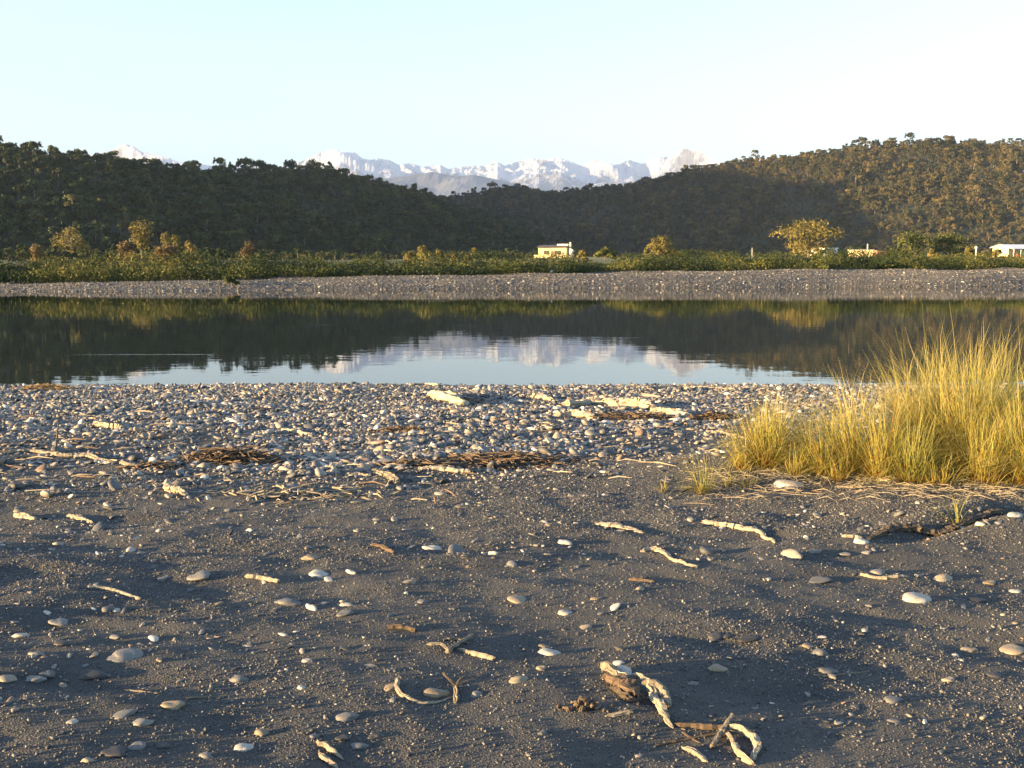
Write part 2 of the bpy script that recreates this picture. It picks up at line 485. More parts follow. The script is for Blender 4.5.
prof = [(-100, 175), (60, 165), (85, 157), (97, 158), (110, 156), (120, 153), (130, 148), (140, 149), (150, 155), (162, 157), (175, 161), (190, 165), (215, 168), (250, 170), (290, 168), (315, 160), (325, 155), (335, 152), (345, 155), (358, 155), (365, 161), (375, 162), (392, 162), (400, 167), (412, 166), (425, 169), (442, 167), (450, 171), (470, 168), (487, 168), (497, 163), (505, 168), (515, 165), (528, 161), (545, 162), (558, 160), (570, 164), (580, 168), (592, 163), (602, 164), (612, 167), (628, 163), (640, 166), (655, 160), (665, 159), (675, 155), (683, 152), (695, 154), (704, 159), (714, 165), (740, 170), (900, 180)]
snow = range_mesh('snow_mountains', prof, 21000, 33000, 28000, mat_snow(), 201, -.62, .42, 1000, 170, .75); tag(snow, kind='structure')
prof2 = [(-100, 200), (200, 190), (330, 182), (380, 180), (410, 177), (435, 176), (455, 178), (475, 177), (500, 182), (530, 189), (560, 195), (600, 203), (700, 210)]
mrock = mat_plain('bare_mountain_rock', (.10, .11, .13), .9, .3, .0006)
lowr = range_mesh('foothills', prof2, 13500, 22000, 18000, mrock, 231, -.62, .30, 300, 60, .5); tag(lowr, kind='structure')

# ---------------------------------------------------------------- instanced ground cover and forest
def rock_mesh(name, seed, mat, flat=.5, sub=2, rough=.22):
    bm = bmesh.new(); bmesh.ops.create_icosphere(bm, subdivisions=sub, radius=1)
    for v in bm.verts:
        p = v.co * .9 + Vector((seed * 3.1, seed * 1.7, 0))
        k = 1 + rough * (mnoise.noise(p) * 1.3)
        v.co = Vector((v.co.x * k, v.co.y * k * .74, (v.co.z if abs(v.co.z) < .72 else math.copysign(.72 + (abs(v.co.z) - .72) * .4, v.co.z)) * k * flat))
    me = bpy.data.meshes.new(name); bm.to_mesh(me); bm.free()
    me.materials.append(mat); me.polygons.foreach_set('use_smooth', [True] * len(me.polygons))
    return me

def proto_collection(name, meshes):
    c = bpy.data.collections.new(name)
    for k, me in enumerate(meshes): c.objects.link(bpy.data.objects.new('%s_%02d' % (name, k), me))
    return c

def scatter(name, pts, rot, scl, idx, coll, label=None):
    me = bpy.data.meshes.new(name)
    n = len(pts)
    me.vertices.add(n); me.vertices.foreach_set('co', np.asarray(pts, np.float32).ravel())
    for nm, arr in (('rot', rot), ('scl', scl)):
        a = me.attributes.new(nm, 'FLOAT_VECTOR', 'POINT'); a.data.foreach_set('vector', np.asarray(arr, np.float32).ravel())
    a = me.attributes.new('idx', 'INT', 'POINT'); a.data.foreach_set('value', np.asarray(idx, np.int32))
    o = link(name, me)
    ng = bpy.data.node_groups.new(name, 'GeometryNodeTree')
    ng.interface.new_socket('Geometry', in_out='INPUT', socket_type='NodeSocketGeometry')
    ng.interface.new_socket('Geometry', in_out='OUTPUT', socket_type='NodeSocketGeometry')
    gi = ng.nodes.new('NodeGroupInput'); go = ng.nodes.new('NodeGroupOutput')
    ip = ng.nodes.new('GeometryNodeInstanceOnPoints'); ci = ng.nodes.new('GeometryNodeCollectionInfo')
    ci.inputs[0].default_value = coll; ci.inputs['Separate Children'].default_value = True; ci.inputs['Reset Children'].default_value = True
    ip.inputs['Pick Instance'].default_value = True
    def att(nm, t):
        q = ng.nodes.new('GeometryNodeInputNamedAttribute'); q.data_type = t; q.inputs['Name'].default_value = nm
        return q.outputs['Attribute']
    ng.links.new(gi.outputs[0], ip.inputs['Points']); ng.links.new(ci.outputs[0], ip.inputs['Instance'])
    ng.links.new(att('idx', 'INT'), ip.inputs['Instance Index'])
    ng.links.new(att('rot', 'FLOAT_VECTOR'), ip.inputs['Rotation']); ng.links.new(att('scl', 'FLOAT_VECTOR'), ip.inputs['Scale'])
    ng.links.new(ip.outputs[0], go.inputs[0])
    md = o.modifiers.new('scatter', 'NODES'); md.node_group = ng
    tag(o, label, kind='stuff')
    return o

def rnd_rot(n, tilt=.25):
    return np.stack([RNG.normal(0, tilt, n), RNG.normal(0, tilt, n), RNG.uniform(0, 6.28, n)], 1)

# gravel bar
gcoll = proto_collection('gravel_shape', [rock_mesh('gravel_shape', k + 1, M['gravel'], .28 + .07 * (k % 4), 2, .42) for k in range(8)])
n = 215000
y = 5.6 + 16.0 * RNG.rand(n) ** .85
x = (RNG.rand(n) - .5) * (1.28 * y + 3)
ge = gravel_edge(x)
ed = y - ge
dens = np.clip(.10 + .34 * (ed + .3), .035, 1); dens = np.where(ed > 1.4, 1, dens) * np.where(ed < -.5, .7, 1)
patch = fbm(x * .45, y * .8, 3, 301)
dens *= np.where((patch > .22) & (ed < 4.0), .22, 1)
# sand climbs between the tussocks
sandy = np.exp(-((x - 4.0) / 2.6) ** 2 - ((y - 8.8) / 1.6) ** 2) * 1.5
dens *= np.clip(1 - sandy, .05, 1)
k = RNG.rand(n) < dens; x, y = x[k], y[k]; n = len(x)
size = np.exp(RNG.normal(math.log(.0185), .52, n)); size = np.clip(size, .008, .085) * np.where(y < ge[k] + .8, .75, 1)
z = beach_z(x, y) + size * .12
e = RNG.uniform(.75, 1.5, n)
scatter('gravel_bar_stones', np.stack([x, y, z], 1), rnd_rot(n, .38), np.stack([size * e, size, size * RNG.uniform(.8, 1.2, n)], 1), RNG.randint(0, 8, n), gcoll, 'grey river gravel covering the near bar')

# coarse grit on the sand
tcoll = proto_collection('grit_shape', [rock_mesh('grit_shape', k + 31, M['grit'], .7, 1, .35) for k in range(5)])
n = 520000
y = 2.6 + 6.8 * RNG.rand(n) ** .8; x = (RNG.rand(n) - .5) * (1.3 * y + 4.5)
pt = fbm(x * .8, y * 1.2, 3, 331); k = RNG.rand(n) < np.clip(.8 + pt * 1.2, .3, 1); x, y = x[k], y[k]; n = len(x)
size = np.clip(np.exp(RNG.normal(math.log(.0030), .42, n)), .0016, .011)
scatter('sand_grit', np.stack([x, y, beach_z(x, y) + size * .2], 1), rnd_rot(n, .6), np.stack([size * 1.2, size, size], 1), RNG.randint(0, 5, n), tcoll, 'coarse grit strewn over the dark sand')

# small pebbles, loosely clustered
n = 6200
y = 2.7 + 6.2 * RNG.rand(n) ** .75; x = (RNG.rand(n) - .5) * (1.3 * y + 4.5)
pt = fbm(x * .9, y * 1.4, 3, 351); k = RNG.rand(n) < np.clip(.30 + pt * 1.4 + .12 * (y - 5), .04, 1); x, y = x[k], y[k]; n = len(x)
size = np.clip(np.exp(RNG.normal(math.log(.0095), .38, n)), .005, .022)
scatter('small_pebbles', np.stack([x, y, beach_z(x, y) + size * .15], 1), rnd_rot(n, .25), np.stack([size * 1.3, size, size], 1), RNG.randint(0, 8, n), gcoll, 'scattered small pebbles on the sand')

# far gravel
M['fargravel'] = mat_stone('far_gravel_stone', [(0, (.025, .027, .032)), (.4, (.055, .056, .062)), (.75, (.095, .088, .085)), (.93, (.16, .15, .14)), (1, (.5, .48, .45))])
fgcoll = proto_collection('far_gravel_shape', [rock_mesh('far_gravel_shape', k + 1, M['fargravel'], .4, 1, .3) for k in range(8)])
n = 80000
x = RNG.uniform(-75, 90, n); d = -0.6 + 16 * RNG.rand(n) ** 1.4; y = far_line(x) + d
size = np.clip(np.exp(RNG.normal(math.log(.058), .42, n)), .025, .2)
scatter('far_bank_gravel', np.stack([x, y, far_z(x, y) + size * .15], 1), rnd_rot(n, .25), np.stack([size * 1.2, size, size], 1), RNG.randint(0, 8, n), fgcoll, 'grey gravel along the far bank')

# ---------------------------------------------------------------- foliage builders
def leaf_cloud(lobes, n, size, rs, fold=True):
    """small leaf-clump faces spread through the lobes' shells; returns verts, faces, tone"""
    L = np.array([[*c, *r] for c, r in lobes], float)      # centre xyz, radii xyz
    wgt = (L[:, 3] * L[:, 4] + L[:, 3] * L[:, 5]); wgt /= wgt.sum()
    li = rs.choice(len(L), n, p=wgt)
    d = rs.normal(size=(n, 3)); d /= np.linalg.norm(d, axis=1)[:, None]
    if fold: d[:, 2] = np.where(d[:, 2] < -.3, -d[:, 2] * .6, d[:, 2])
    rad = rs.uniform(.62, 1.08, n) ** .7
    P = L[li, :3] + d * L[li, 3:] * rad[:, None]
    nrm = d + rs.normal(0, .55, (n, 3)); nrm /= np.linalg.norm(nrm, axis=1)[:, None]
    a = np.cross(nrm, rs.normal(size=(n, 3))); a /= np.linalg.norm(a, axis=1)[:, None]
    b = np.cross(nrm, a)
    s = size * rs.uniform(.6, 1.35, n)[:, None]
    a = a * s; b = b * s * .7
    V = np.stack([P - a, P - b * .8, P + a, P + b], 1).reshape(-1, 3)
    Fc = np.arange(n * 4).reshape(n, 4)
    lt = rs.rand(len(L))
    tone = np.clip(.55 * lt[li] + .45 * rs.rand(n), 0, 1)
    return V, Fc, tone

def foliage_mesh(name, lobes, n, size, mat, seed):
    rs = np.random.RandomState(seed)
    V, Fc, tone = leaf_cloud(lobes, n, size, rs)
    me = mesh(name, V, Fc, mat, False)
    a = me.attributes.new('tone', 'FLOAT', 'FACE'); a.data.foreach_set('value', tone.astype(np.float32))
    return me

def tube(path, radii, sides=8, cap=True, wob=0.0, seed=0, squash=1.0):
    """tapered tube along a path of Vectors"""
    rs = random.Random(seed)
    V = []; Fc = []
    n = len(path)
    prev = None
    for i, p in enumerate(path):
        t = (path[min(i + 1, n - 1)] - path[max(i - 1, 0)])
        if t.length < 1e-7: t = Vector((0, 0, 1))
        t.normalize()
        ref = Vector((0, 0, 1)) if abs(t.z) < .9 else Vector((1, 0, 0))
        s = t.cross(ref).normalized(); u = s.cross(t).normalized()
        for k in range(sides):
            an = 2 * math.pi * k / sides
            rr = radii[i] * (1 + wob * rs.uniform(-1, 1))
            V.append(tuple(p + s * math.cos(an) * rr + u * math.sin(an) * rr * squash))
    for i in range(n - 1):
        for k in range(sides):
            a = i * sides + k; b = i * sides + (k + 1) % sides
            Fc.append((a, b, b + sides, a + sides))
    if cap:
        Fc.append(tuple(range(sides))[::-1]); Fc.append(tuple(range((n - 1) * sides, n * sides)))
    return V, Fc

def join(parts):
    V = []; Fc = []
    for v, f in parts:
        o = len(V); V += list(v); Fc += [tuple(q + o for q in ff) for ff in f]
    return V, Fc

def tree_parts(h, w, seed, lobes_n=10, trunk_r=None, style='round'):
    rs = random.Random(seed)
    tr = trunk_r or h * .028
    top = Vector((rs.uniform(-.1, .1) * w, rs.uniform(-.1, .1) * w, h * .72))
    path = [Vector((0, 0, -.4)), Vector((top.x * .2, top.y * .3, h * .25)), Vector((top.x * .6, top.y * .5, h * .5)), top]
    parts = [tube(path, [tr * 1.3, tr, tr * .7, tr * .3], 7, True, .1, seed)]
    lobes = []
    for i in range(lobes_n):
        a = rs.uniform(0, 6.28)
        if style == 'layer': zz = h * rs.choice([.25, .35, .48, .6, .72, .82, .88]); rr = w * .48 * rs.uniform(.1, .95) * (1.15 - zz / h * .6); lr = w * rs.uniform(.14, .22); lz = lr * .55
        elif style == 'cone': zz = h * rs.uniform(.2, .9); rr = w * .5 * (1 - zz / h) * rs.uniform(.2, .9); lr = w * rs.uniform(.16, .26) * (1.25 - zz / h); lz = lr * 1.1
        elif style == 'bush': q = rs.random() ** .8; zz = h * (.16 + .64 * q); rr = w * .40 * math.sqrt(rs.random()) * math.cos((q - .25) * 1.35); lr = w * rs.uniform(.12, .2); lz = lr * .85 * min(1.4, h / w + .3)
        elif style == 'column': zz = h * rs.uniform(.15, .82); rr = w * .28 * rs.uniform(0, 1); lr = w * rs.uniform(.2, .3); lz = lr * 1.3
        else: zz = h * (.35 + .5 * rs.random()); rr = w * .36 * rs.uniform(.2, 1) * math.cos((zz / h - .5) * 1.6); lr = w * rs.uniform(.13, .22); lz = lr * .8
        c = (rr * math.cos(a), rr * math.sin(a), zz)
        lobes.append((c, (lr, lr, lz)))
        if i % 2 == 0:
            s = path[1].lerp(path[2], rs.random())
            mid = s.lerp(Vector(c), .5) + Vector((0, 0, h * .03))
            parts.append(tube([s, mid, Vector(c)], [tr * .45, tr * .3, tr * .12], 5, False, 0, seed + i))
    return parts, lobes

def tree_thing(name, loc, h, w, seed, leafmat, label, cat, nleaf, leaf, lobes_n=12, style='round', group=None):
    if name in ('tree', 'bush'): loc = (loc[0], loc[1], loc[2] - .12 * h); h *= 1.12
    root = empty(name, loc, random.Random(seed).uniform(0, 6))
    parts, lobes = tree_parts(h, w, seed, lobes_n, style=style)
    V, Fc = join(parts)
    link('trunk', mesh('trunk', V, Fc, M['trunk']), root)
    link('crown', foliage_mesh('crown', lobes, nleaf, leaf, leafmat, seed), root)
    tag(root, label, cat, group)
    return root

# forest prototypes
def forest_proto(k, fm='forest'):
    st = ['round', 'bush', 'cone', 'bush', 'round', 'round', 'bush'][k % 7]
    h = [9, 10, 11, 12, 8, 11, 9][k % 7]; w = [8, 9, 6.5, 9, 8, 5, 7][k % 7]
    parts, lobes = tree_parts(h, w, 400 + k, 11, style=st)
    rs = np.random.RandomState(500 + k)
    V, Fc, tone = leaf_cloud(lobes, 520, .52, rs)
    # trunk faces become quads of the same mesh
    tv, tf = join(parts[:3]); tf = [f for f in tf if len(f) == 4]
    Fc2 = np.array(tf) + len(V)
    me = mesh('forest_tree_shape', np.concatenate([V, np.array(tv)]), np.concatenate([Fc, Fc2]), M[fm], False)
    me.materials.append(M['trunk'])
    mi = np.concatenate([np.zeros(len(Fc), np.int32), np.ones(len(Fc2), np.int32)]); me.polygons.foreach_set('material_index', mi)
    a = me.attributes.new('tone', 'FLOAT', 'FACE'); a.data.foreach_set('value', np.concatenate([tone, np.zeros(len(Fc2))]).astype(np.float32))
    return me
fcoll = proto_collection('forest_tree_shape', [forest_proto(k) for k in range(7)])
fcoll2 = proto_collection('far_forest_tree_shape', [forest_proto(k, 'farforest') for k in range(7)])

def forest_points(hill, spacing, umin, umax, seed, zmin=4.0):
    spn, sd_, X, Y, Z, st = hill
    rs = np.random.RandomState(seed)
    x0, x1, y0, y1 = X.min(), X.max(), Y.min(), Y.max()
    xs = np.arange(x0, x1, spacing); ys = np.arange(y0, y1, spacing)
    A, B = np.meshgrid(xs, ys); A = A + rs.uniform(-.5, .5, A.shape) * spacing; B = B + rs.uniform(-.5, .5, A.shape) * spacing
    A = A.ravel(); B = B.ravel(); u = A / B
    k = (u > umin) & (u < umax); A, B = A[k], B[k]
    H = hill_field(spn, A, B, sd_, RG[sd_])
    k = H > zmin; A, B, H = A[k], B[k], H[k]
    # drop far side beyond the crest: keep where a bit in front rises towards crest
    Hf = hill_field(spn, A * (1 + 70 / B), B + 70, sd_, RG[sd_])
    k = Hf > H - 16
    return A[k], B[k], H[k], rs
for (hi, spc, u0, u1, sd_, nm, sm) in [(0, 6.0, -.62, .03, 5, 'hill_forest', .85), (1, 7.4, -.14, .62, 6, 'far_hill_forest', .85), (2, 26, -2.2, -.55, 8, 'unseen_shade_hill_forest', 2.2)]:  # last entry: trees on the unseen ridge added for its shadow
    A, B, H, rs = forest_points(HILLS[hi], spc, u0, u1, sd_)
    n = len(A)
    s = sm * np.exp(rs.normal(0, .33, n)) * (1 + .45 * fbm(A / 70, B / 70, 3, 77))
    sc3 = np.stack([s * rs.uniform(.85, 1.2, n), s * rs.uniform(.85, 1.2, n), s * rs.uniform(.85, 1.25, n)], 1)
    rot = np.stack([rs.normal(0, .05, n), rs.normal(0, .05, n), rs.uniform(0, 6.28, n)], 1)
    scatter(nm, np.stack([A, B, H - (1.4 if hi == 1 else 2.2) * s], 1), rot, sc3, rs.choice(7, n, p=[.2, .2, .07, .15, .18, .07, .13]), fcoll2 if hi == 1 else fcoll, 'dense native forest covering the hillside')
    print(nm, n)

# scrub and young bush on the flat between the river scrub and the foot of the hills
rs = np.random.RandomState(71); n = 2600
B = rs.uniform(150, 640, n); u = np.where(rs.rand(n) < .62, rs.uniform(-.56, -.05, n), rs.uniform(-.05, .56, n)); A = u * B
k = (fbm(A / 45, B / 90, 3, 72) > np.where(u < -.2, -.12, .05)) & ((u < -.2) | (B > 400)); A, B = A[k], B[k]; n = len(A)
s_ = rs.uniform(.22, .5, n) * (.6 + .5 * np.clip(B / 400, 0, 1))
scatter('foothill_scrub', np.stack([A, B, far_z(A, B) - .8 * s_], 1), np.stack([0 * A, 0 * A, rs.uniform(0, 6.28, n)], 1), np.stack([s_ * 1.2, s_ * 1.2, s_], 1), rs.choice(7, n), fcoll, 'low scrub filling the flat at the foot of the hills')

def hill_z(hi, x, y):
    spn, sd_ = HILLS[hi][:2]
    return float(hill_field(spn, np.array([x]), np.array([y]), sd_, RG[sd_])[0])
# taller trees standing out of the skyline
SKY = [(4, 134, 612, 'layer', 'tall layered tree at the left edge of the skyline, above the left hill'),
       (62, 147, 650, 'round', 'bushy tree poking above the left hill where the skyline first dips'),
       (121, 150, 700, 'layer', 'wind-shaped tree on the left hill in front of the left snow peak'),
       (199, 158, 780, 'layer', 'flat-topped tree with bare stem on the middle of the left hill skyline'),
       (235, 161, 815, 'cone', 'small pointed tree between flat-topped tree and broad crown on left hill skyline'),
       (265, 160, 850, 'round', 'broad-crowned tree on left hill skyline midway to the snow range'),
       (314, 158, 915, 'round', 'big rounded tree on the crest where the left hill meets the snow range'),
       (885, 140, 1475, 'layer', 'ragged tree rising above the right hill skyline'),
       (943, 138, 1440, 'round', 'large dark tree on the highest part of the right hill skyline')]
for i, (px, py, D, st, lab) in enumerate(SKY):
    hi = 0 if px < 500 else 1
    best = max(((D + dd) for dd in range(-60, 61, 6)), key=lambda q: hill_z(hi, (px - 512) / F * q, q) / q)
    x = (px - 512) / F * best; z = hill_z(hi, x, best)
    h = max(9, CAM_Z + (263 - py) / F * best - z)
    h = min(h, 15)
    tree_thing('skyline_tree', (x, best, z - 3.5), h + 3.5, h * (.95 if st != 'cone' else .6), 900 + i, M['darktree'], lab, 'tree', 1500, .5, 24, 'bush' if st == 'round' else st)

# ---------------------------------------------------------------- far bank shrubs
def far_at(px, D, dz=0.0):
    x = (px - 512) / F * D
    return Vector((x, D, float(far_z(x, D)) + dz))

def shrub_bank():
    rs = np.random.RandomState(61)
    lob = []
    tops = ([-80, 0, 40, 80, 110, 160, 210, 250, 300, 350, 400, 450, 500, 560, 605, 618, 660, 760, 900, 1024, 1110], [260, 260, 259, 259, 257, 259, 256, 258, 260, 259, 258, 256, 256, 257, 262, 257, 254, 253, 254, 255, 255])
    for px in np.arange(-90, 1120, 2.6):
        for row in range(4):
            bx = px + rs.uniform(-3, 3)
            D0 = 96 + .026 * px + [3.5, 6.5, 10, 15][row]
            D0 += 4.5 if px > 560 else 0
            # keep clear of the gravel: stand behind its top
            x = (bx - 512) / F * D0
            D0 = max(D0, float(far_line(x)) + np.interp(px, [0, 300, 600, 1024], [4.0, 6.0, 8.5, 10.5]) + row * 3.0 + 2.2 * float(fbm(np.array([px * .02]), np.array([.5]), 3, 883)[0]))
            x = (bx - 512) / F * D0; z = float(far_z(x, D0))
            ztop = CAM_Z + (263 - np.interp(px, *tops)) / F * D0 + rs.normal(0, .12) + 1.15 * float(fbm(np.array([px * .035]), np.array([row * .35]), 3, 881)[0]) + .15
            hh = max(.5, (ztop - z)) * [.62, .85, 1, 1.0][row]
            r = rs.uniform(.75, 1.25)
            lob.append(((x, D0, z + hh * .42), (r, r, hh * .56)))
    V, Fc, tone = leaf_cloud(lob, 190000, .10, rs, False)
    tone = np.clip(tone * .5 + .6 * np.clip(fbm(V[::4, 0] * .22, V[::4, 1] * .25, 3, 441) * 1.4 + .4, 0, 1), 0, 1)
    me = mesh('riverside_shrubs', V, Fc, M['shrub'], False)
    a = me.attributes.new('tone', 'FLOAT', 'FACE'); a.data.foreach_set('value', tone.astype(np.float32))
    o = link('riverside_shrubs', me)
    tag(o, 'continuous band of low green scrub along the far bank', kind='stuff')
shrub_bank()

# separate bushes and trees behind and in front of the scrub band: px centre, py top, py base, px width
BUSH = [
 (40, 243, 262, 14, 150, 'brownbush', 'column', 'narrow rusty bush behind the scrub at far left'),
 (128, 240, 262, 26, 190, 'brownbush', 'round', 'rusty brown bush left of the tall golden tree clump'),
 (146, 222, 262, 26, 230, 'goldbush', 'column', 'tall golden tree at the foot of the left hill'),
 (172, 230, 260, 26, 210, 'goldbush', 'round', 'yellow bush right of the tall golden tree'),
 (169, 243, 260, 30, 150, 'brownbush', 'round', 'low pinkish brown bush just behind the left scrub'),
 (195, 236, 258, 20, 170, 'goldbush', 'round', 'slim golden bush standing right of the pinkish bush'),
 (76, 226, 262, 34, 300, 'goldbush', 'layer', 'ragged olive tree in shade at the foot of the left hill'),
 (250, 240, 261, 14, 150, 'brownbush', 'column', 'single upright rusty bush in front of the left hill'),
 (233, 275, 283, 16, 97.5, 'shrub', 'round', 'low green shrub on the left gravel edge'),
 (411, 250, 262, 13, 160, 'goldbush', 'round', 'rounded yellow bush left of the small upright golden bush'),
 (423, 244, 262, 10, 165, 'goldbush', 'column', 'small upright golden bush near the left hill foot'),
 (440, 248, 262, 11, 170, 'goldbush', 'round', 'faint green-gold bush between two golden bushes'),
 (455, 250, 262, 9, 165, 'brownbush', 'round', 'little reddish bush left of bright yellow bush'),
 (472, 246, 262, 13, 165, 'goldbush', 'round', 'bright yellow-green bush left of the yellow house'),
 (582, 249, 262, 12, 180, 'goldbush', 'round', 'yellow bush right of the yellow house'),
 (604, 247, 262, 20, 200, 'shrub', 'round', 'green bush midway between yellow house and square clipped tree'),
 (660, 235, 262, 34, 200, 'goldbush', 'round', 'square-topped dense tree right of the yellow house'),
 (635, 262, 272, 36, 128, 'goldbush', 'round', 'golden scrubby bush at the gap in the riverside scrub'),
 (806, 217, 262, 66, 240, 'goldbush', 'layer', 'big spreading golden tree left of the white shed'),
 (815, 247, 262, 16, 190, 'goldbush', 'round', 'low yellow bush under the big spreading tree'),
 (908, 230, 262, 36, 230, 'darktree', 'layer', 'flat-topped dark green tree, left one of the two right of the white shed'),
 (945, 230, 262, 40, 235, 'darktree', 'layer', 'flat-topped dark green tree, right one of the pair beside the round golden bush'),
 (928, 247, 262, 14, 160, 'goldbush', 'round', 'yellow bush in front of the two flat-topped trees'),
 (966, 245, 262, 12, 200, 'goldbush', 'round', 'little round golden bush beside the white-topped post'),
 (993, 247, 262, 9, 200, 'goldbush', 'round', 'small golden bush against the left wall of the right-hand house'),
 (940, 256, 274, 34, 137, 'goldbush', 'round', 'yellow-green flax clump spilling over the right scrub'),
 (820, 266, 272, 22, 124, 'shrub', 'round', 'low grey-green shrub at the foot of scrub on right gravel'),
 (885, 263, 272, 30, 128, 'shrub', 'round', 'spreading pale shrub on the right gravel edge'),
]
for i, (px, pt, pb, pw, D, mt, st, lab) in enumerate(BUSH):
    p = far_at(px, D); ztop = CAM_Z + (263 - pt) / F * D
    h = max(.6, ztop - p.z); w = pw / F * D
    nl = int(600 + 45 * pw)
    tree_thing('tree' if h > 4.5 else 'bush', p, h, w * (1.12 if st != 'column' else 1.3), 1300 + i, M[mt], lab, 'tree' if h > 4.5 else 'bush', nl, max(.08, D * .0010), 14 if pw < 30 else 34, 'bush' if st in ('round', 'layer') else st)

# ---------------------------------------------------------------- buildings
def box(x0, x1, y0, y1, z0, z1):
    V = [(x0, y0, z0), (x1, y0, z0), (x1, y1, z0), (x0, y1, z0), (x0, y0, z1), (x1, y0, z1), (x1, y1, z1), (x0, y1, z1)]
    return V, [(0, 3, 2, 1), (4, 5, 6, 7), (0, 1, 5, 4), (1, 2, 6, 5), (2, 3, 7, 6), (3, 0, 4, 7)]
def bx(name, dims, mat, parent):
    V, Fc = join(dims if isinstance(dims, list) else [dims])
    return link(name, mesh(name, V, Fc, mat, False), parent)
mY = mat_plain('cream_paint', (.60, .50, .28), .6, .08); mW = mat_plain('white_paint', (.68, .68, .68), .5, .04)
mRf = mat_plain('dark_roof', (.05, .035, .035), .6, .2); mGl = mat_plain('window_glass', (.05, .055, .06), .1, .2)
mRd = mat_plain('red_paint', (.5, .08, .04), .6, .1); mGy = mat_plain('grey_block', (.32, .32, .33), .8, .1); mWd = mat_plain('brown_boards', (.22, .12, .07), .8, .2)
# yellow house
D = 300.0; p = far_at(552, D); hz = CAM_Z + (263 - 246.5) / F * D - p.z
h = empty('house', p, R(-8)); tag(h, 'small cream yellow house with dark flat roof and pale chimney behind the scrub', 'house')
W2 = 4.2; hw = hz - .45
bx('wall', [box(-W2, W2, 0, 5.5, -.5, hw)], mY, h)
bx('lean_to', [box(-W2 - 1.4, -W2 - .01, .6, 3.6, -.5, hw - 2.1)], mY, h)
rf = link('roof', mesh('roof', [(-W2 - .4, -.5, hw), (W2 + .5, -.5, hw + .15), (W2 + .5, 6, hw + .9), (-W2 - .4, 6, hw + .5), (-W2 - .4, -.5, hw + .25), (W2 + .5, -.5, hw + .4), (W2 + .5, 6, hw + 1.2), (-W2 - .4, 6, hw + .8)], [(0, 3, 2, 1), (4, 5, 6, 7), (0, 1, 5, 4), (1, 2, 6, 5), (2, 3, 7, 6), (3, 0, 4, 7)], mRf, False), h)
bx('roof_panel', [box(1.2, W2 + .3, 2.2, 3.0, hw + .7, hw + 1.15)], mW, h)
bx('chimney', [box(W2 + .75, W2 + 1.35, .4, 1.0, -.5, hz + 1.2)], mGy, h)
for (a, b) in ((-2.6, -.9), (.6, 2.6)):
    w = bx('window', [box(a, b, -.06, -.004, hw - 2.0, hw - .8)], mWd, h)
    bx('pane', [box(a + .12, (a + b) / 2 - .05, -.09, -.065, hw - 1.9, hw - .9), box((a + b) / 2 + .05, b - .12, -.09, -.065, hw - 1.9, hw - .9)], mGl, w)
bx('door', [box(-.5, .3, -.06, -.004, -.3, hw - .9)], mWd, h)
# right-hand house
D = 280.0; p = far_at(1021, D); hz = CAM_Z + (263 - 245) / F * D - p.z
h = empty('house', p, R(22)); tag(h, 'white bungalow with pale roof and veranda at the right edge', 'house')
hw = hz - .75
bx('wall', [box(-4.5, 6.5, 1.6, 7, -.5, hw)], mY, h)
link('gable', mesh('gable', [(-4.5, 1.6, hw), (-4.5, 7, hw), (-4.5, 4.3, hz - .2), (-4.3, 1.6, hw), (-4.3, 7, hw), (-4.3, 4.3, hz - .2)], [(0, 2, 1), (3, 4, 5), (0, 3, 5, 2), (2, 5, 4, 1)], mY, False), h)
link('roof', mesh('roof', [(-5, -.4, hw - .5), (7, -.4, hw - .5), (7, 4.3, hz), (-5, 4.3, hz), (7, 7.6, hw - .1), (-5, 7.6, hw - .1), (-5, -.4, hw - .35), (7, -.4, hw - .35), (7, 4.3, hz + .15), (-5, 4.3, hz + .15), (7, 7.6, hw + .05), (-5, 7.6, hw + .05)], [(0, 1, 2, 3), (3, 2, 4, 5), (6, 9, 8, 7), (9, 11, 10, 8), (0, 6, 7, 1), (5, 4, 10, 11), (0, 3, 9, 6), (3, 5, 11, 9), (1, 7, 8, 2), (2, 8, 10, 4)], mW, False), h)
bx('door', [box(-2.9, -1.9, 1.53, 1.59, -.2, 2.0)], mRd, h)
for a in (-1.2, 1.4, 3.9):
    w = bx('window', [box(a, a + 1.7, 1.53, 1.59, .8, 2.1)], mW, h)
    bx('pane', [box(a + .1, a + 1.6, 1.49, 1.525, .9, 2.0)], mGl, w)
for a in (-4.3, -1.6, 1.1, 3.8, 6.3): bx('post', [box(a, a + .18, 0, .18, -.3, hw - .52)], mW, h)
bx('deck', [box(-4.6, 6.6, -.1, 1.55, -.5, .0)], mGy, h)
bx('red_tank', [box(-3.6, -2.9, -.9, -.2, -.5, 1.0)], mRd, h)
# low sheds on the right
D = 270.0; p = far_at(828, D); hz = CAM_Z + (263 - 247.5) / F * D - p.z
h = empty('shed', p, R(30)); tag(h, 'long low white shed right of the big spreading tree', 'shed')
bx('wall', [box(-2.2, 2.6, 0, 5.5, -.5, hz - .3)], mW, h); bx('roof', [box(-2.4, 2.8, -.2, 5.7, hz - .3, hz - .12)], mW, h)
w = bx('window', [box(-1.2, .2, -.05, -.004, hz - 1.6, hz - .8)], mGy, h)
D = 300.0; p = far_at(860, D); hz = CAM_Z + (263 - 249.5) / F * D - p.z
h = empty('shed', p, R(-6)); tag(h, 'pinkish low shed with a vent pipe between the white shed and the flat-topped trees', 'shed')
bx('wall', [box(-3.4, 3, 0, 4, -.5, hz - .25)], mY, h); bx('roof', [box(-3.6, 3.2, -.2, 4.2, hz - .25, hz - .08)], mGy, h); bx('vent_pipe', [box(1.4, 1.6, 1, 1.2, hz - .08, hz + 1.6)], mW, h)
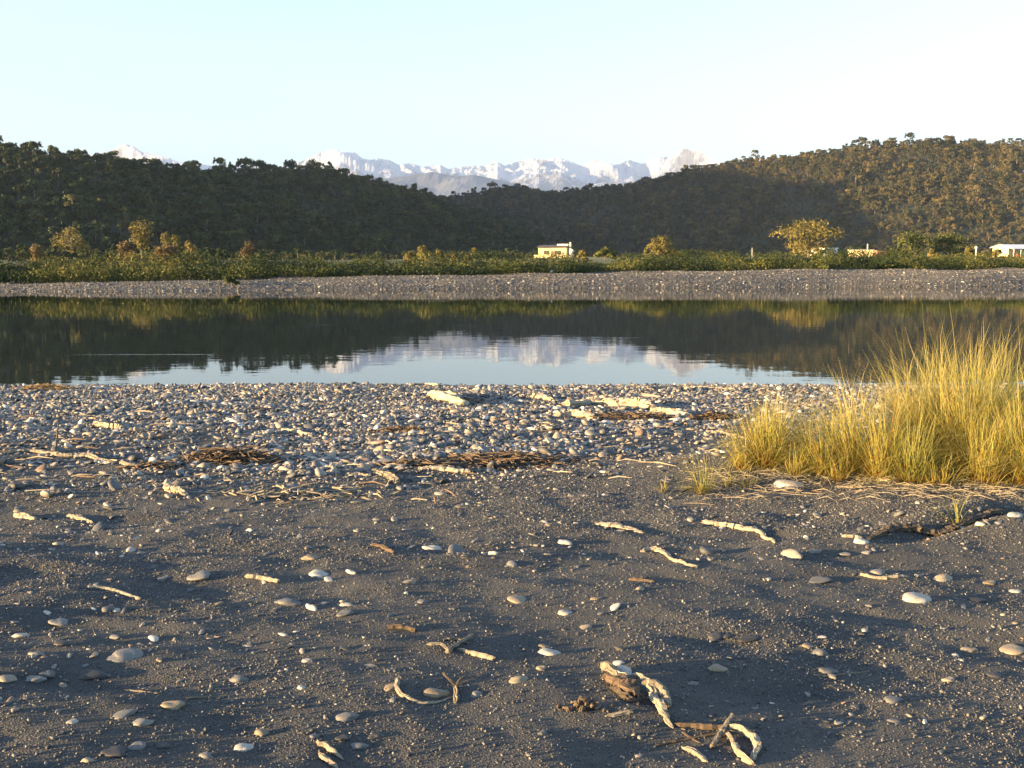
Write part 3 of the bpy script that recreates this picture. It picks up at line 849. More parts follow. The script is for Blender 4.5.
D = 310.0; p = far_at(880, D); hz = CAM_Z + (263 - 250) / F * D - p.z
h = empty('shed', p, R(10)); tag(h, 'small brown shed right of the pinkish low shed', 'shed')
bx('wall', [box(-2, 2, 0, 3, -.5, hz - .2)], mWd, h); bx('roof', [box(-2.2, 2.2, -.2, 3.2, hz - .2, hz - .05)], mRf, h)
# posts
D = 190.0; p = far_at(972, D)
h = empty('post', p); tag(h, 'white post with round white top beside the little golden bush', 'post')
ph = CAM_Z + (263 - 249) / F * D - p.z
bx('shaft', [box(-.08, .08, -.08, .08, -.4, ph)], mW, h)
bm = bmesh.new(); bmesh.ops.create_icosphere(bm, subdivisions=2, radius=.26); me = bpy.data.meshes.new('globe'); bm.to_mesh(me); bm.free(); me.materials.append(mW)
o = link('globe', me, h); o.location = (0, 0, ph + .2)
D = 290.0; p = far_at(571, D); ph = CAM_Z + (263 - 251.5) / F * D - p.z
h = empty('satellite_dish', far_at(571.5, 292)); tag(h, 'round white dish on a pole beside the yellow house', 'satellite dish')
bx('pole', [box(-.06, .06, .15, .27, -.4, ph)], mGy, h)
V, Fc = tube([Vector((0, 0, 0)), Vector((0, -.12, 0)), Vector((0, -.25, 0))], [.08, .4, .6], 14, True)
o = link('dish', mesh('dish', V, Fc, mW), h); o.location = (0, 0, ph)
p = far_at(750, 220); h = link('pole', mesh('pole', *box(-.07, .07, -.07, .07, -.3, CAM_Z + (263 - 248) / F * 220 - p.z), mGy, False)); h.location = p
tag(h, 'thin grey pole rising from the scrub left of the spreading tree', 'pole')

# ---------------------------------------------------------------- white herons on the far bank? pale upright stumps
for i, (px, D, hh, lean) in enumerate([(549.5, 113.5, .42, .35), (552.5, 116, .28, .05)]):
    x = (px - 512) / F * D; z = float(far_z(x, D))
    V, Fc = tube([Vector((0, 0, -.1)), Vector((lean * .3, 0, hh * .35)), Vector((lean * .8, 0, hh * .75)), Vector((lean, 0, hh))], [.13, .15, .11, .04], 8, True, .12, i)
    o = link('driftwood_stump', mesh('driftwood_stump', V, Fc, mW)); o.location = (x, D, z)
    tag(o, ['taller leaning white stump on the far gravel', 'shorter upright white stump on the far gravel'][i], 'stump')

# ---------------------------------------------------------------- driftwood
def wood_part(pts, rpx, matn, name, parent=None, lift=.6, seed=0, rough=.16, origin=None, squash=.8, lifts=None):
    """driftwood tube laid on the sand through the given ground points"""
    P = []
    for k, (a, b) in enumerate(pts):
        q = G(a, b); P.append(q)
    rr = [max(.0015, (r * .82 * pix(q))) for r, q in zip(rpx, P)]
    rs = random.Random(seed + 5)
    path = []; rad = []
    n = len(P)
    for k in range(n - 1):
        L = (P[k + 1] - P[k]).length; m = max(3, min(14, int(L / .014)))
        for j in range(m + (1 if k == n - 2 else 0)):
            t = j / m; c = P[k].lerp(P[k + 1], t)
            if n > 2:      # soften the bend
                pm = P[max(0, k - 1)]; pn = P[min(n - 1, k + 2)]
                c = .5 * ((2 * P[k]) + (-pm + P[k + 1]) * t + (2 * pm - 5 * P[k] + 4 * P[k + 1] - pn) * t * t + (-pm + 3 * P[k] - 3 * P[k + 1] + pn) * t ** 3)
            r = rr[k] + (rr[k + 1] - rr[k]) * t
            zb = float(beach_z(c.x, c.y))
            ex = 0
            if lifts: ex = (lifts[k] + (lifts[k + 1] - lifts[k]) * t) * pix(c)
            c = Vector((c.x, c.y, zb + r * lift + ex)) + Vector((rs.uniform(-1, 1), rs.uniform(-1, 1), rs.uniform(-.3, .5))) * r * .42
            path.append(c); rad.append(r * (1 + rs.uniform(-rough, rough)))
    rad[0] *= .62; rad[-1] *= .5
    o0 = origin if origin is not None else P[len(P) // 2]
    S = 12; ridge = [rs.uniform(-1, 1) for _ in range(S)]
    V = []; Fc = []; Gr = []; m = len(path); along = 0.0
    for i_, p in enumerate(path):
        t = (path[min(i_ + 1, m - 1)] - path[max(i_ - 1, 0)]).normalized()
        ref = Vector((0, 0, 1)) if abs(t.z) < .9 else Vector((1, 0, 0))
        sx_ = t.cross(ref).normalized(); u_ = sx_.cross(t).normalized()
        if i_: along += (path[i_] - path[i_ - 1]).length
        for k in range(S):
            ridge[k] = max(-1, min(1, ridge[k] + rs.uniform(-.5, .5)))
            an = 2 * math.pi * (k + i_ * .12) / S
            rr_ = rad[i_] * (1 + rough * 1.9 * ridge[k])
            q = p - o0 + sx_ * math.cos(an) * rr_ + u_ * math.sin(an) * rr_ * squash
            if i_ in (0, m - 1): q += t * rad[i_] * rs.uniform(-1.6, 1.6)
            V.append(tuple(q)); Gr.append((math.cos(an) * .8 + seed, math.sin(an) * .8, along / max(.012, rad[m // 2]) * .07))
    for i_ in range(m - 1):
        for k in range(S):
            a = i_ * S + k; b_ = i_ * S + (k + 1) % S
            Fc += [(a, b_, b_ + S), (a, b_ + S, a + S)]
    Fc.append(tuple(range(S))[::-1]); Fc.append(tuple(range((m - 1) * S, m * S)))
    me = mesh(name, V, Fc, M[matn], False)
    at = me.attributes.new('grain', 'FLOAT_VECTOR', 'POINT'); at.data.foreach_set('vector', np.array(Gr, np.float32).ravel())
    o = link(name, me, parent)
    if parent is None: o.location = o0
    return o, o0

DW = [
 ('stick', 'wood', 'pale straight stick alone on the left foreground sand', [(88, 588), (104, 590), (120, 594), (140, 600)], [2.6, 3, 2.6, 2]),
 ('stick', 'wood', 'short stubby golden stick left of centre beside grey stones', [(246, 577), (262, 579), (280, 583)], [2.4, 3.4, 3.2]),
 ('driftwood_plank', 'wood', 'flat pale driftwood slab above the forked stick, centre right sand', [(597, 525), (612, 527), (630, 531), (643, 534)], [3, 4.3, 4, 2.6]),
 ('branch', 'wood', 'long thin curved branch with its right end bent down, below the grass', [(702, 523), (722, 526), (745, 530), (762, 535), (775, 543)], [3, 3.2, 3, 2.6, 2]),
 ('branch', 'wood', 'small wavy branch with a knob on top, right of centre sand', [(642, 552), (655, 551), (668, 557), (684, 564), (697, 567)], [2, 3.2, 2.6, 2.4, 2]),
 ('stick', 'wood', 'short peeled stick lying left of the big root', [(605, 717), (618, 715), (632, 714)], [1.6, 2.4, 3.2]),
 ('wood_chip', 'wood', 'pale pointed wood chip below the looped branch', [(684, 749), (695, 755), (707, 763)], [3.2, 4.2, 2.2]),
 ('twig', 'bark', 'thin brown twig pointing left from the looped branch', [(655, 746), (675, 742), (700, 737), (728, 735)], [1.6, 1.6, 1.5, 1.2]),
 ('twig', 'bark', 'short thin twig crossing the brown twig near the looped branch', [(682, 733), (692, 739), (700, 743)], [1.4, 1.5, 1.2]),
 ('stick', 'darkwood', 'stubby dark stick with a sunlit left end, centre foreground', [(388, 628), (400, 629), (417, 632)], [3.6, 4.4, 3]),
 ('stick', 'wood', 'short thick stick at the right of the V-shaped branch', [(459, 650), (474, 655), (494, 660)], [2.4, 3, 2.8]),
 ('stick', 'greywood', 'thin dark stick lying behind the V-shaped branch', [(443, 641), (456, 640), (470, 644)], [2.6, 2.6, 1.5]),
 ('driftwood_log', 'wood', 'largest pale log lying across the gravel, right of centre', [(566, 407), (590, 406), (615, 407), (640, 408), (652, 411)], [5.4, 6.6, 7.2, 7, 4.6]),
 ('driftwood_log', 'wood', 'pale log continuing right of the largest log towards the grass', [(653, 413), (670, 415), (690, 419)], [5, 6.2, 4.6]),
 ('driftwood_log', 'wood', 'short pale log just below the left end of the largest log', [(556, 417), (574, 417), (594, 420)], [4.2, 6, 4]),
 ('driftwood_chunk', 'wood', 'broad golden chunk of wood on gravel near the waterline, left of centre', [(432, 397), (448, 402), (465, 407)], [5.2, 8.0, 5]),
 ('driftwood_chunk', 'bark', 'brown bark piece touching the broad golden chunk on its right', [(462, 402), (472, 403), (484, 404)], [3.6, 4.0, 2.6]),
 ('driftwood_chunk', 'wood', 'small pale block of wood near the waterline at picture centre', [(534, 399), (542, 400), (551, 401)], [4.4, 5.0, 3.6]),
 ('driftwood_chunk', 'wood', 'chunky pale wood block on the left gravel', [(95, 426), (108, 428), (122, 430)], [3.6, 5, 3.6]),
 ('branch', 'greywood', 'long knotty branch lying across the left gravel', [(2, 455), (30, 452), (58, 456), (90, 458), (132, 466)], [1.8, 2, 3, 3.2, 2.2]),
 ('stick', 'wood', 'short pale stick on the gravel above the left driftline', [(282, 431), (296, 433), (312, 436)], [2.4, 3, 2.4]),
 ('driftwood_log', 'wood', 'smooth pale log at the gravel edge, centre', [(418, 470), (436, 470), (452, 472), (469, 473)], [2.6, 3.2, 4, 3.2]),
 ('driftwood_log', 'greywood', 'tan log pointing down right at the gravel edge, left of the smooth pale log', [(374, 472), (386, 476), (396, 484)], [2.8, 4.2, 4.4]),
 ('stick', 'wood', 'short pale stick left of the tan log at the gravel edge', [(346, 475), (358, 476), (370, 477)], [2, 2.8, 2.4]),
 ('driftwood_chunk', 'wood', 'wedge of pale wood on the left gravel edge below the brown debris', [(165, 490), (174, 492), (186, 496)], [4.4, 5.4, 3]),
 ('stick', 'wood', 'pale stub lying on the sand at the far left edge', [(14, 516), (24, 518), (35, 520)], [3.4, 3.6, 2]),
 ('stick', 'wood', 'pale pointed stick on sand right of the far left stub', [(68, 517), (80, 519), (93, 524)], [2.6, 3, 1.8]),
 ('stick', 'wood', 'thin pale stick on gravel above the largest log', [(629, 397), (645, 397), (662, 398)], [2, 2.6, 2]),
 ('branch', 'greywood', 'thin grey branch along the water edge left of the grass', [(648, 389), (680, 388), (712, 389), (742, 391)], [2.2, 1.8, 1.8, 1.4]),
 ('stick', 'wood', 'pale stick at the waterline, centre left', [(410, 386), (424, 386), (438, 387)], [2, 2.6, 2]),
 ('stick', 'wood', 'pale stick running into the left grass tussock', [(706, 433), (724, 434), (744, 439)], [2, 2.4, 1.8]),
 ('stick', 'wood', 'thin pale stick touching the left of a white pebble on the right sand', [(843, 537), (852, 537), (862, 538)], [2, 2, 1.6]),
 ('branch', 'greywood', 'thin straight branch below the large grass tussock at right edge', [(975, 490), (1000, 489), (1030, 487)], [1.6, 1.7, 1.4]),
 ('branch', 'greywood', 'thin straw branch lying in front of the middle grass tussocks', [(835, 487), (858, 488), (880, 485)], [1.4, 1.4, 1.2]),
 ('driftwood_log', 'darkwood', 'long dark half-buried branch on the sand below the right-hand grass', [(868, 539), (892, 530), (920, 526), (950, 521), (978, 516), (1004, 508)], [2.6, 5, 6, 5.4, 4.6, 3]),
 ('twig', 'greywood', 'thin twig right of the tan oval stone on the left foreground', [(186, 699), (205, 698), (229, 696)], [1.4, 1.5, 1]),
 ('twig', 'greywood', 'thin pale twig above the tan oval stone on the left foreground', [(122, 690), (140, 692), (158, 694)], [1, 1.4, 1]),
 ('twig', 'greywood', 'thin pale twig on the sand under a grey stone, right foreground', [(814, 676), (835, 676), (870, 671)], [1.2, 1.3, .8]),
 ('stick', 'wood', 'thin curved orange stick above the white rock on right sand', [(860, 575), (880, 579), (908, 577)], [2, 2.2, 1.6]),
 ('stick', 'bark', 'short brown twig with a stub beside it, centre right sand', [(628, 580), (640, 581), (654, 583)], [1.6, 2.4, 1.6]),
 ('stick', 'bark', 'brown half-buried stick left of centre by the gravel edge', [(372, 546), (384, 549), (394, 554)], [2, 2.6, 2]),
]
for i, (nm, mt, lab, pts, rp) in enumerate(DW):
    o, _ = wood_part(pts, rp, mt, nm, None, .55, 40 + i, .16, None, .6 if 'plank' in nm or 'chip' in nm else .85)
    tag(o, lab, nm.replace('_', ' '))

def wood_thing(name, label, cat, pieces, org):
    o0 = G(*org); root = empty(name, o0); tag(root, label, cat)
    for k, (nm, mt, pts, rp, lf) in enumerate(pieces):
        wood_part(pts, rp, mt, nm, root, .6, 300 + k * 7 + len(label), .2, o0, .9, lf)
    return root
wood_thing('driftwood_root', 'bleached forked driftwood root with brown rotten underside, largest wood in the foreground', 'driftwood', [
    ('root_crown', 'bark', [(605, 678), (612, 683), (620, 688), (628, 692), (640, 699)], [4.5, 7, 8, 8.5, 5], [0, 1, 1, 1, 0]),
    ('root_crown', 'darkwood', [(610, 688), (618, 693), (626, 698), (637, 704)], [3, 5, 5.5, 3.6], [0, 0, 0, 0]),
    ('root_crown', 'greywood', [(601, 673), (608, 675), (614, 681), (619, 686)], [4, 5, 4, 2.4], [4, 6, 5, 3]),
    ('branch', 'wood', [(634, 682), (643, 687), (652, 697), (660, 711), (665, 718), (673, 729)], [3.2, 4.2, 4.6, 4.2, 3.6, 2.2], [6, 6, 5, 3, 1, 0]),
    ('branch', 'greywood', [(644, 691), (654, 694), (664, 700), (669, 709)], [3.5, 5.2, 5.6, 3], [6, 7, 5, 1])] + [
    ('broken_stub', ('bark', 'greywood', 'darkwood', 'bark')[q % 4], [(x0, y0), (x0 + dx * .5, y0 + dy * .5), (x0 + dx, y0 + dy)], [1.8, 1.7, .8], [u0, u0 * .6 + 1, 0]) for q, (x0, y0, dx, dy, u0) in enumerate([(606, 677, 1, 8, 5), (610, 680, 4, 7, 6), (613, 682, -3, 9, 4), (617, 684, 5, 8, 6), (620, 686, -2, 10, 4), (623, 687, 6, 6, 7), (626, 689, 1, 11, 4), (629, 690, 7, 7, 6), (632, 692, -3, 10, 3), (635, 693, 6, 9, 5), (638, 695, 0, 11, 3), (641, 697, 4, 7, 3), (615, 681, 8, 1, 8), (622, 684, 9, 2, 9), (630, 688, 9, 3, 8), (608, 677, 8, 2, 8)])], (640, 700))
wood_thing('driftwood_loop', 'curled pale branch looping back on itself at the bottom right of the root', 'driftwood', [
    ('branch', 'bark', [(676, 726), (695, 728), (712, 731), (728, 732)], [2, 2.6, 3, 3], [1, 1, 2, 3]),
    ('branch', 'wood', [(726, 731), (740, 734), (750, 740), (757, 750), (753, 761)], [3.5, 4.6, 4.4, 4.2, 2.8], [3, 5, 4, 3, 0]),
    ('branch', 'wood', [(727, 736), (734, 748), (742, 758), (753, 766)], [3, 3.4, 3.8, 3.4], [2, 2, 1, 0])], (735, 745))
o, _ = wood_part([(711, 749), (721, 737), (733, 722)], [2.6, 3.2, 2.2], 'greywood', 'stick', None, .8, 71, .12, None, .8, [0, 3, 8]); tag(o, 'grey stick propped across the curled pale branch', 'stick')
wood_thing('driftwood_branch', 'V-shaped grey branch on the centre foreground sand', 'branch', [
    ('arm', 'greywood', [(428, 647), (440, 647), (449, 651)], [2.2, 1.8, 2.2], [2, 2, 0]),
    ('arm', 'greywood', [(447, 654), (455, 648), (473, 638)], [3, 2.4, 1.6], [0, 1, 3])], (450, 650))
o, _ = wood_part([(398, 681), (397, 688), (404, 697), (418, 703), (436, 703), (452, 697)], [3, 3.2, 2.8, 2.4, 1.8, 1], 'wood', 'stick', None, .6, 75, .1); tag(o, 'pale stick curved like a bow around a tan pebble', 'stick')
wood_thing('driftwood_twig', 'small upright broken twig right of the pebble held by the curved stick', 'twig', [
    ('stem', 'greywood', [(456, 688), (456, 696), (456, 705)], [2, 3, 2.2], [1, 1, 0]),
    ('arm', 'bark', [(443, 677), (449, 683), (455, 687)], [1, 1.4, 1.6], [4, 3, 1]),
    ('arm', 'bark', [(456, 687), (461, 682), (467, 680)], [1.4, 1.3, .9], [1, 3, 3])], (456, 695))
wood_thing('split_wood', 'pair of splintered pale wood ends at the bottom edge of the sand', 'driftwood', [
    ('splinter', 'wood', [(317, 745), (328, 750), (343, 760)], [2.4, 3.4, 1.6], [2, 2, 0]),
    ('splinter', 'wood', [(319, 755), (326, 761), (337, 769)], [2.6, 3.4, 2.6], [0, 1, 0])], (328, 757))
o, _ = wood_part([(54, 454), (57, 448), (59, 440)], [1.4, 1.2, .8], 'darkwood', 'twig', None, .6, 78, .1, None, 1, [0, 8, 16]); tag(o, 'dark twig standing upright from the long knotty branch', 'twig')

# debris heaps
def heap(px, py, wpx, hpx, matn, label, n, seed):
    c = G(px, py); s = pix(c); rs = random.Random(seed); parts = []
    for i in range(n):
        a = rs.gauss(0, .38); b = rs.gauss(0, .33)
        x = a * wpx * s; y = b * wpx * s * .45
        hgt = max(0, (1 - (a * a * 1.4 + b * b * 1.6) * 1.3)) * hpx * s
        z = float(beach_z(c.x + x, c.y + y)) - c.z + rs.random() * hgt
        L = rs.uniform(.03, .12) * min(2.2, 1 + wpx / 50) * min(1, (c.y / 9)) ** 1.6; an = rs.gauss(0, .9)
        d = Vector((math.cos(an), math.sin(an), rs.uniform(-.25, .35))) * L * .5
        p = Vector((x, y, z)); r = rs.uniform(.0025, .008)
        parts.append(tube([p - d, p + Vector((0, 0, rs.uniform(-.01, .02))), p + d], [r, r * 1.2, r * .6], 4, False))
    V, Fc = join(parts)
    o = link('debris_heap', mesh('debris_heap', V, Fc, M[matn])); o.location = c
    if wpx >= 60: tag(o, label, kind='stuff')
    elif n < 300: tag(o, label, kind='stuff')
    else: tag(o, label, 'debris')
heap(228, 462, 74, 14, 'debris', 'brown heap of tangled twigs on the left gravel', 520, 1)
heap(500, 462, 100, 8, 'debris', 'wide low reddish driftline of twigs in the centre of the gravel edge', 560, 2)
heap(48, 390, 46, 7, 'golddebris', 'golden heap of dry weed at the water edge, far left', 380, 3)
heap(404, 432, 40, 5, 'debris', 'small reddish twig patch on gravel left of centre', 200, 4)
heap(630, 420, 74, 7, 'debris', 'brown twigs heaped below the largest log', 380, 5)
heap(712, 420, 40, 9, 'debris', 'reddish twig heap between the logs and the left grass tussock', 260, 6)
heap(155, 468, 34, 6, 'debris', 'dark twig patch left of the brown heap', 140, 7)
heap(425, 467, 60, 7, 'darkwood', 'dark weed wrack behind the smooth pale log', 240, 8)
heap(585, 708, 22, 9, 'debris', 'small crusted clump of weed left of the big root', 70, 9)
heap(300, 495, 130, 5, 'greywood', 'thin grey driftline of twigs along the gravel edge, left of centre', 200, 11)


# ---------------------------------------------------------------- stones
STN = [
 (918, 597, 14, 8, 'whitestone', 'large angular white rock on the right sand'),
 (564, 541, 9, 5.5, 'whitestone', 'pale rounded stone with a long shadow below the flat slab'),
 (197, 576, 12, 5.5, 'greystone', 'oval grey stone left of the short golden stick'),
 (163, 578, 7, 3, 'greystone', 'small flat stone left of the oval grey stone'),
 (285, 601, 13, 5, 'greystone', 'long grey stone right of the short golden stick, tipped by sun'),
 (122, 657, 17, 5, 'greystone', 'long flat blue-grey stone on the left foreground'),
 (88, 676, 14, 4.5, 'darkstone', 'flat dark slate stone below the long blue-grey stone'),
 (170, 704, 12, 7.5, 'tanstone', 'smooth tan oval stone on the left foreground'),
 (123, 714, 12, 4, 'greystone', 'flat pale grey stone left below the tan oval stone'),
 (138, 722, 11, 5, 'greystone', 'mottled grey stone directly below the flat pale one'),
 (135, 746, 9, 5, 'greystone', 'round-ended grey stone near the bottom left'),
 (162, 746, 9, 3.4, 'darkstone', 'thin dark stone next to the round-ended stone, bottom left'),
 (112, 753, 13, 4.5, 'darkstone', 'broad dark slab near the bottom left corner'),
 (86, 760, 6, 4.5, 'tanstone', 'knobbly tan pebble at the bottom left edge'),
 (237, 678, 9.5, 6.5, 'greystone', 'round dark grey stone left of centre'),
 (6, 678, 9, 5, 'tanstone', 'tan-tipped stone cut by the left picture edge'),
 (32, 679, 10, 4, 'greystone', 'flat stone just right of the tan-tipped edge stone'),
 (46, 674, 8, 4, 'greystone', 'small bluish stone leaning on the flat stone, left'),
 (346, 716, 12, 7, 'greystone', 'grey oval stone with sand banked on its left, below the bow stick'),
 (437, 692, 13, 8, 'tanstone', 'tan pebble held inside the bow-shaped stick'),
 (476, 694, 6, 4, 'greystone', 'small blue pebble right of the broken twig'),
 (345, 604, 8, 3, 'whitestone', 'thin white flake of stone left of centre'),
 (344, 613, 9, 5, 'greystone', 'grey stone under the thin white flake'),
 (318, 574, 10, 3.4, 'whitestone', 'flat pinkish-white stone right of the golden stick'),
 (421, 601, 6, 3, 'greystone', 'small pale flat pebble in centre sand'),
 (518, 599, 11, 4.5, 'tanstone', 'flat tan stone in the middle of the sand'),
 (519, 679, 10, 4.5, 'tanstone', 'brown pointed stone left of the big root'),
 (541, 667, 5, 5, 'tanstone', 'small brown upright pebble above the brown pointed stone'),
 (549, 653, 11, 2.6, 'whitestone', 'thin bright white shell-like flake in the centre right sand'),
 (545, 646, 6, 3, 'tanstone', 'small tan pebble on top of the bright white flake'),
 (714, 637, 9, 6, 'darkstone', 'round near-black stone, left of a touching pair'),
 (726, 636, 7, 4.5, 'darkstone', 'smaller near-black stone, right of a touching pair'),
 (748, 640, 12, 3.2, 'darkstone', 'flat dark stone right of the near-black pair'),
 (718, 668, 10, 5, 'tanstone', 'golden-tipped stone above the big root on the right'),
 (820, 651, 8, 6.5, 'greystone', 'tilted blue-grey stone with a dark shadow, right sand'),
 (808, 645, 6, 3.6, 'tanstone', 'small tan stone left of the tilted blue-grey stone'),
 (829, 671, 9, 5, 'greystone', 'grey hump-shaped stone below the tilted stone'),
 (950, 679, 6.5, 4, 'tanstone', 'small round golden pebble, right foreground'),
 (895, 699, 10, 5, 'greystone', 'bluish broken stone with sand bank, right foreground'),
 (971, 649, 9, 5, 'tanstone', 'dark golden oval stone near the right edge'),
 (1014, 649, 13, 5.5, 'tanstone', 'long tan stone cut by the right picture edge'),
 (945, 577, 11, 5, 'tanstone', 'crumbly orange stone above and right of the white rock'),
 (990, 582, 7, 4, 'tanstone', 'orange-brown lump near the right edge'),
 (1016, 591, 6, 3, 'whitestone', 'white pebble at the right edge level with the white rock'),
 (624, 670, 9, 7, 'whitestone', 'pale oval cobble resting against the big root'),
 (261, 731, 7, 7, 'tanstone', 'crusty upright tan pebble at the bottom left of centre'),
 (358, 746, 8, 4.5, 'greystone', 'grey pebble right of the splintered wood'),
 (342, 738, 8, 4, 'darkstone', 'dark flat pebble above the grey pebble by splintered wood'),
 (301, 687, 4.5, 3, 'whitestone', 'tiny bright white pebble left of the bow stick'),
 (306, 661, 6, 2, 'whitestone', 'thin white flake left of centre foreground'),
 (862, 540, 7.5, 5.5, 'whitestone', 'white pebble touching a thin stick, right sand'),
 (815, 551, 6, 4, 'greystone', 'pale grey pebble below the white pebble and stick'),
 (924, 492, 4.5, 4, 'tanstone', 'round golden pebble under the middle grass'),
 (790, 484, 15, 5, 'whitestone', 'broad pale slab of stone at the foot of the left tussock'),
 (961, 527, 5, 4, 'whitestone', 'small white pebble at the foot of the little grass shoot'),
 (1016, 514, 8, 5, 'whitestone', 'white pebble on the sand at right edge below the grass'),
 (978, 600, 8, 3, 'darkstone', 'flat dark stone right of the large white rock'),
 (820, 581, 12, 3.5, 'greystone', 'flat buried stone, right of centre sand'),
 (880, 571, 9, 4, 'greystone', 'grey stone just above the curved orange stick'),
 (205, 755, 8, 5, 'greystone', 'bluish stone along the bottom edge, left'),
 (242, 747, 9, 6, 'whitestone', 'cracked pale stone along the bottom edge, left'),
 (60, 643, 9, 4, 'darkstone', 'dark flat stone, far left middle'),
 (57, 622, 10, 5, 'greystone', 'grey stone in a shallow hollow, far left'),
 (108, 608, 7, 5, 'greystone', 'grey rounded pebble under the pale straight stick'),
 (115, 610, 5, 3, 'whitestone', 'white pebble touching the grey one under the pale straight stick'),
 (468, 556, 8, 3, 'darkstone', 'dark flat stone in centre of the sand'),
 (492, 552, 6, 4.5, 'whitestone', 'pale stone with a dark one above it, centre'),
 (432, 548, 9, 3, 'whitestone', 'long thin white stone, centre of the sand near gravel'),
 (310, 557, 9, 4, 'tanstone', 'tan stone left of centre below the gravel edge'),
 (597, 598, 6, 3, 'tanstone', 'small tan pebble right of centre sand'),
 (565, 612, 7, 3.6, 'whitestone', 'little pile of white crumbs of stone, centre right'),
 (640, 588, 5, 3, 'tanstone', 'small tan pebble under the brown twig, centre right'),
]
shapes = {}
def stone_mesh(mt, k):
    if (mt, k) not in shapes: shapes[(mt, k)] = rock_mesh('stone', 60 + k * 3 + len(mt), M[mt], 1.0, 3, .42)
    return shapes[(mt, k)]
SPOTS = []
for i, (px, py, hw, hh, mt, lab) in enumerate(STN):
    c = G(px, py + hh * .6); s = pix(c)
    o = link('stone', stone_mesh(mt, i % 5)); rs = random.Random(i)
    r = hw * s; vz = max(.30 * r, hh * s * .78); SPOTS.append((c.x, c.y, r))
    o.scale = (r, r * rs.uniform(.8, 1.05), vz); o.location = c + Vector((0, r * .4, vz * .08))
    o.rotation_euler = (rs.uniform(-.1, .1), rs.uniform(-.15, .15), rs.uniform(-.25, .25))
    tag(o, lab, 'stone')
cnt = 0; rs = random.Random(99)
LAB = {'greystone': 'small grey river stone half sunk in the foreground sand', 'darkstone': 'small dark slaty stone half sunk in the foreground sand', 'tanstone': 'small tan river stone half sunk in the foreground sand', 'whitestone': 'small whitish pebble lying on the foreground sand'}
while cnt < 225:
    y = 3.1 + 5.4 * rs.random() ** .8; x = rs.uniform(-.56, .56) * y
    if rs.random() > .25 + 1.4 * max(0, float(fbm(np.array([x * .9]), np.array([y * 1.4]), 3, 351)[0])) + (.2 if x < 0 else .0): continue
    r = min(.055, max(.012, math.exp(rs.gauss(math.log(.018), .35)) * (.85 + .05 * y)))
    if any((x - a) ** 2 + (y - b) ** 2 < (r + c) ** 2 * 1.5 for a, b, c in SPOTS): continue
    SPOTS.append((x, y, r))
    mt = rs.choices(['greystone', 'darkstone', 'tanstone', 'whitestone'], [.5, .16, .2, .14])[0]
    o = link('stone', stone_mesh(mt, rs.randrange(5)))
    vz = r * rs.uniform(.28, .5)
    o.scale = (r * rs.uniform(1, 1.25), r * rs.uniform(.7, 1), vz); o.location = (x, y, float(beach_z(x, y)) + vz * rs.uniform(-.25, .35))
    o.rotation_euler = (rs.uniform(-.15, .15), rs.uniform(-.2, .2), rs.uniform(0, 6.28))
    zone = ('left' if x / y < -.17 else 'right' if x / y > .17 else 'centre') + (' foreground' if y < 4.6 else ' of the sand nearer the gravel')
    tag(o, LAB[mt].replace('the foreground sand', 'the sand') + ', ' + zone, 'stone', {'greystone': 'small grey stones', 'darkstone': 'small dark stones', 'tanstone': 'small tan stones', 'whitestone': 'small whitish pebbles'}[mt] + ' scattered on the ' + zone)
    cnt += 1

# ---------------------------------------------------------------- dune grass
def tussock(c, h, spread, n, seed, lean=(0, 0), width=.0024, droop=.35):
    """hundreds of tapering blades fanning out of one foot, some of them dead and bent over"""
    rs = np.random.RandomState(seed); S = 8
    ang = rs.uniform(0, 6.283, n); rad = spread * np.sqrt(rs.rand(n)) * .25
    bx_ = rad * np.cos(ang); by_ = rad * np.sin(ang) * .9
    out = rs.uniform(0, 1, n) ** .9
    az = ang + rs.normal(0, .8, n)
    dead = rs.rand(n) < .2
    L = h * np.clip(rs.normal(.82, .13, n), .35, 1.12) * (1 - .18 * out)
    L = np.where(dead, L * rs.uniform(.35, .8, n), L)
    tilt = .03 + out * .84 + rs.normal(0, .06, n)
    tilt = np.where(dead, rs.uniform(.7, 1.35, n), tilt)
    bend = droop * rs.uniform(.3, 2.2, n) * (.45 + out); bend = np.where(dead, bend * 1.5 + .3, bend)
    V = np.zeros((n, S + 1, 2, 3)); T = np.zeros((n, S))
    px = bx_.copy(); py = by_.copy(); pz = np.zeros(n); th = tilt.copy()
    kink = rs.normal(0, .13, n)
    wd = width * rs.uniform(.5, 1.3, n)
    bt = rs.normal(.0, .17, n) + np.where(dead, -.12, 0)
    g0 = beach_z(c.x + bx_, c.y + by_) - c.z - .01
    for k in range(S + 1):
        azk = az + kink * k
        dx, dy = np.cos(azk), np.sin(azk); sx, sy = -dy, dx
        w = wd * (1 - (k / S) ** 1.8 * .9) * (.7 if k == 0 else 1)
        zz = np.maximum(pz, .004) + g0
        V[:, k, 0] = np.stack([px + sx * w, py + sy * w, zz], 1)
        V[:, k, 1] = np.stack([px - sx * w, py - sy * w, zz + w * .6], 1)
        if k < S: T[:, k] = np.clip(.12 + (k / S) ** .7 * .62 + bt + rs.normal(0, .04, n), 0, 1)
        st = L / S
        px = px + (np.sin(th) * dx + lean[0] * (k + 1) / S) * st; py = py + (np.sin(th) * dy + lean[1] * (k + 1) / S) * st
        pz = pz + np.cos(th) * st; th = np.minimum(th + bend / S * 1.5 * (.3 + 1.4 * k / S), 2.6)
    base = (np.arange(n) * (S + 1) * 2)[:, None] + (np.arange(S) * 2)[None, :]
    Fc = np.stack([base, base + 1, base + 3, base + 2], -1).reshape(-1, 4)
    return V.reshape(-1, 3), Fc, T.ravel()

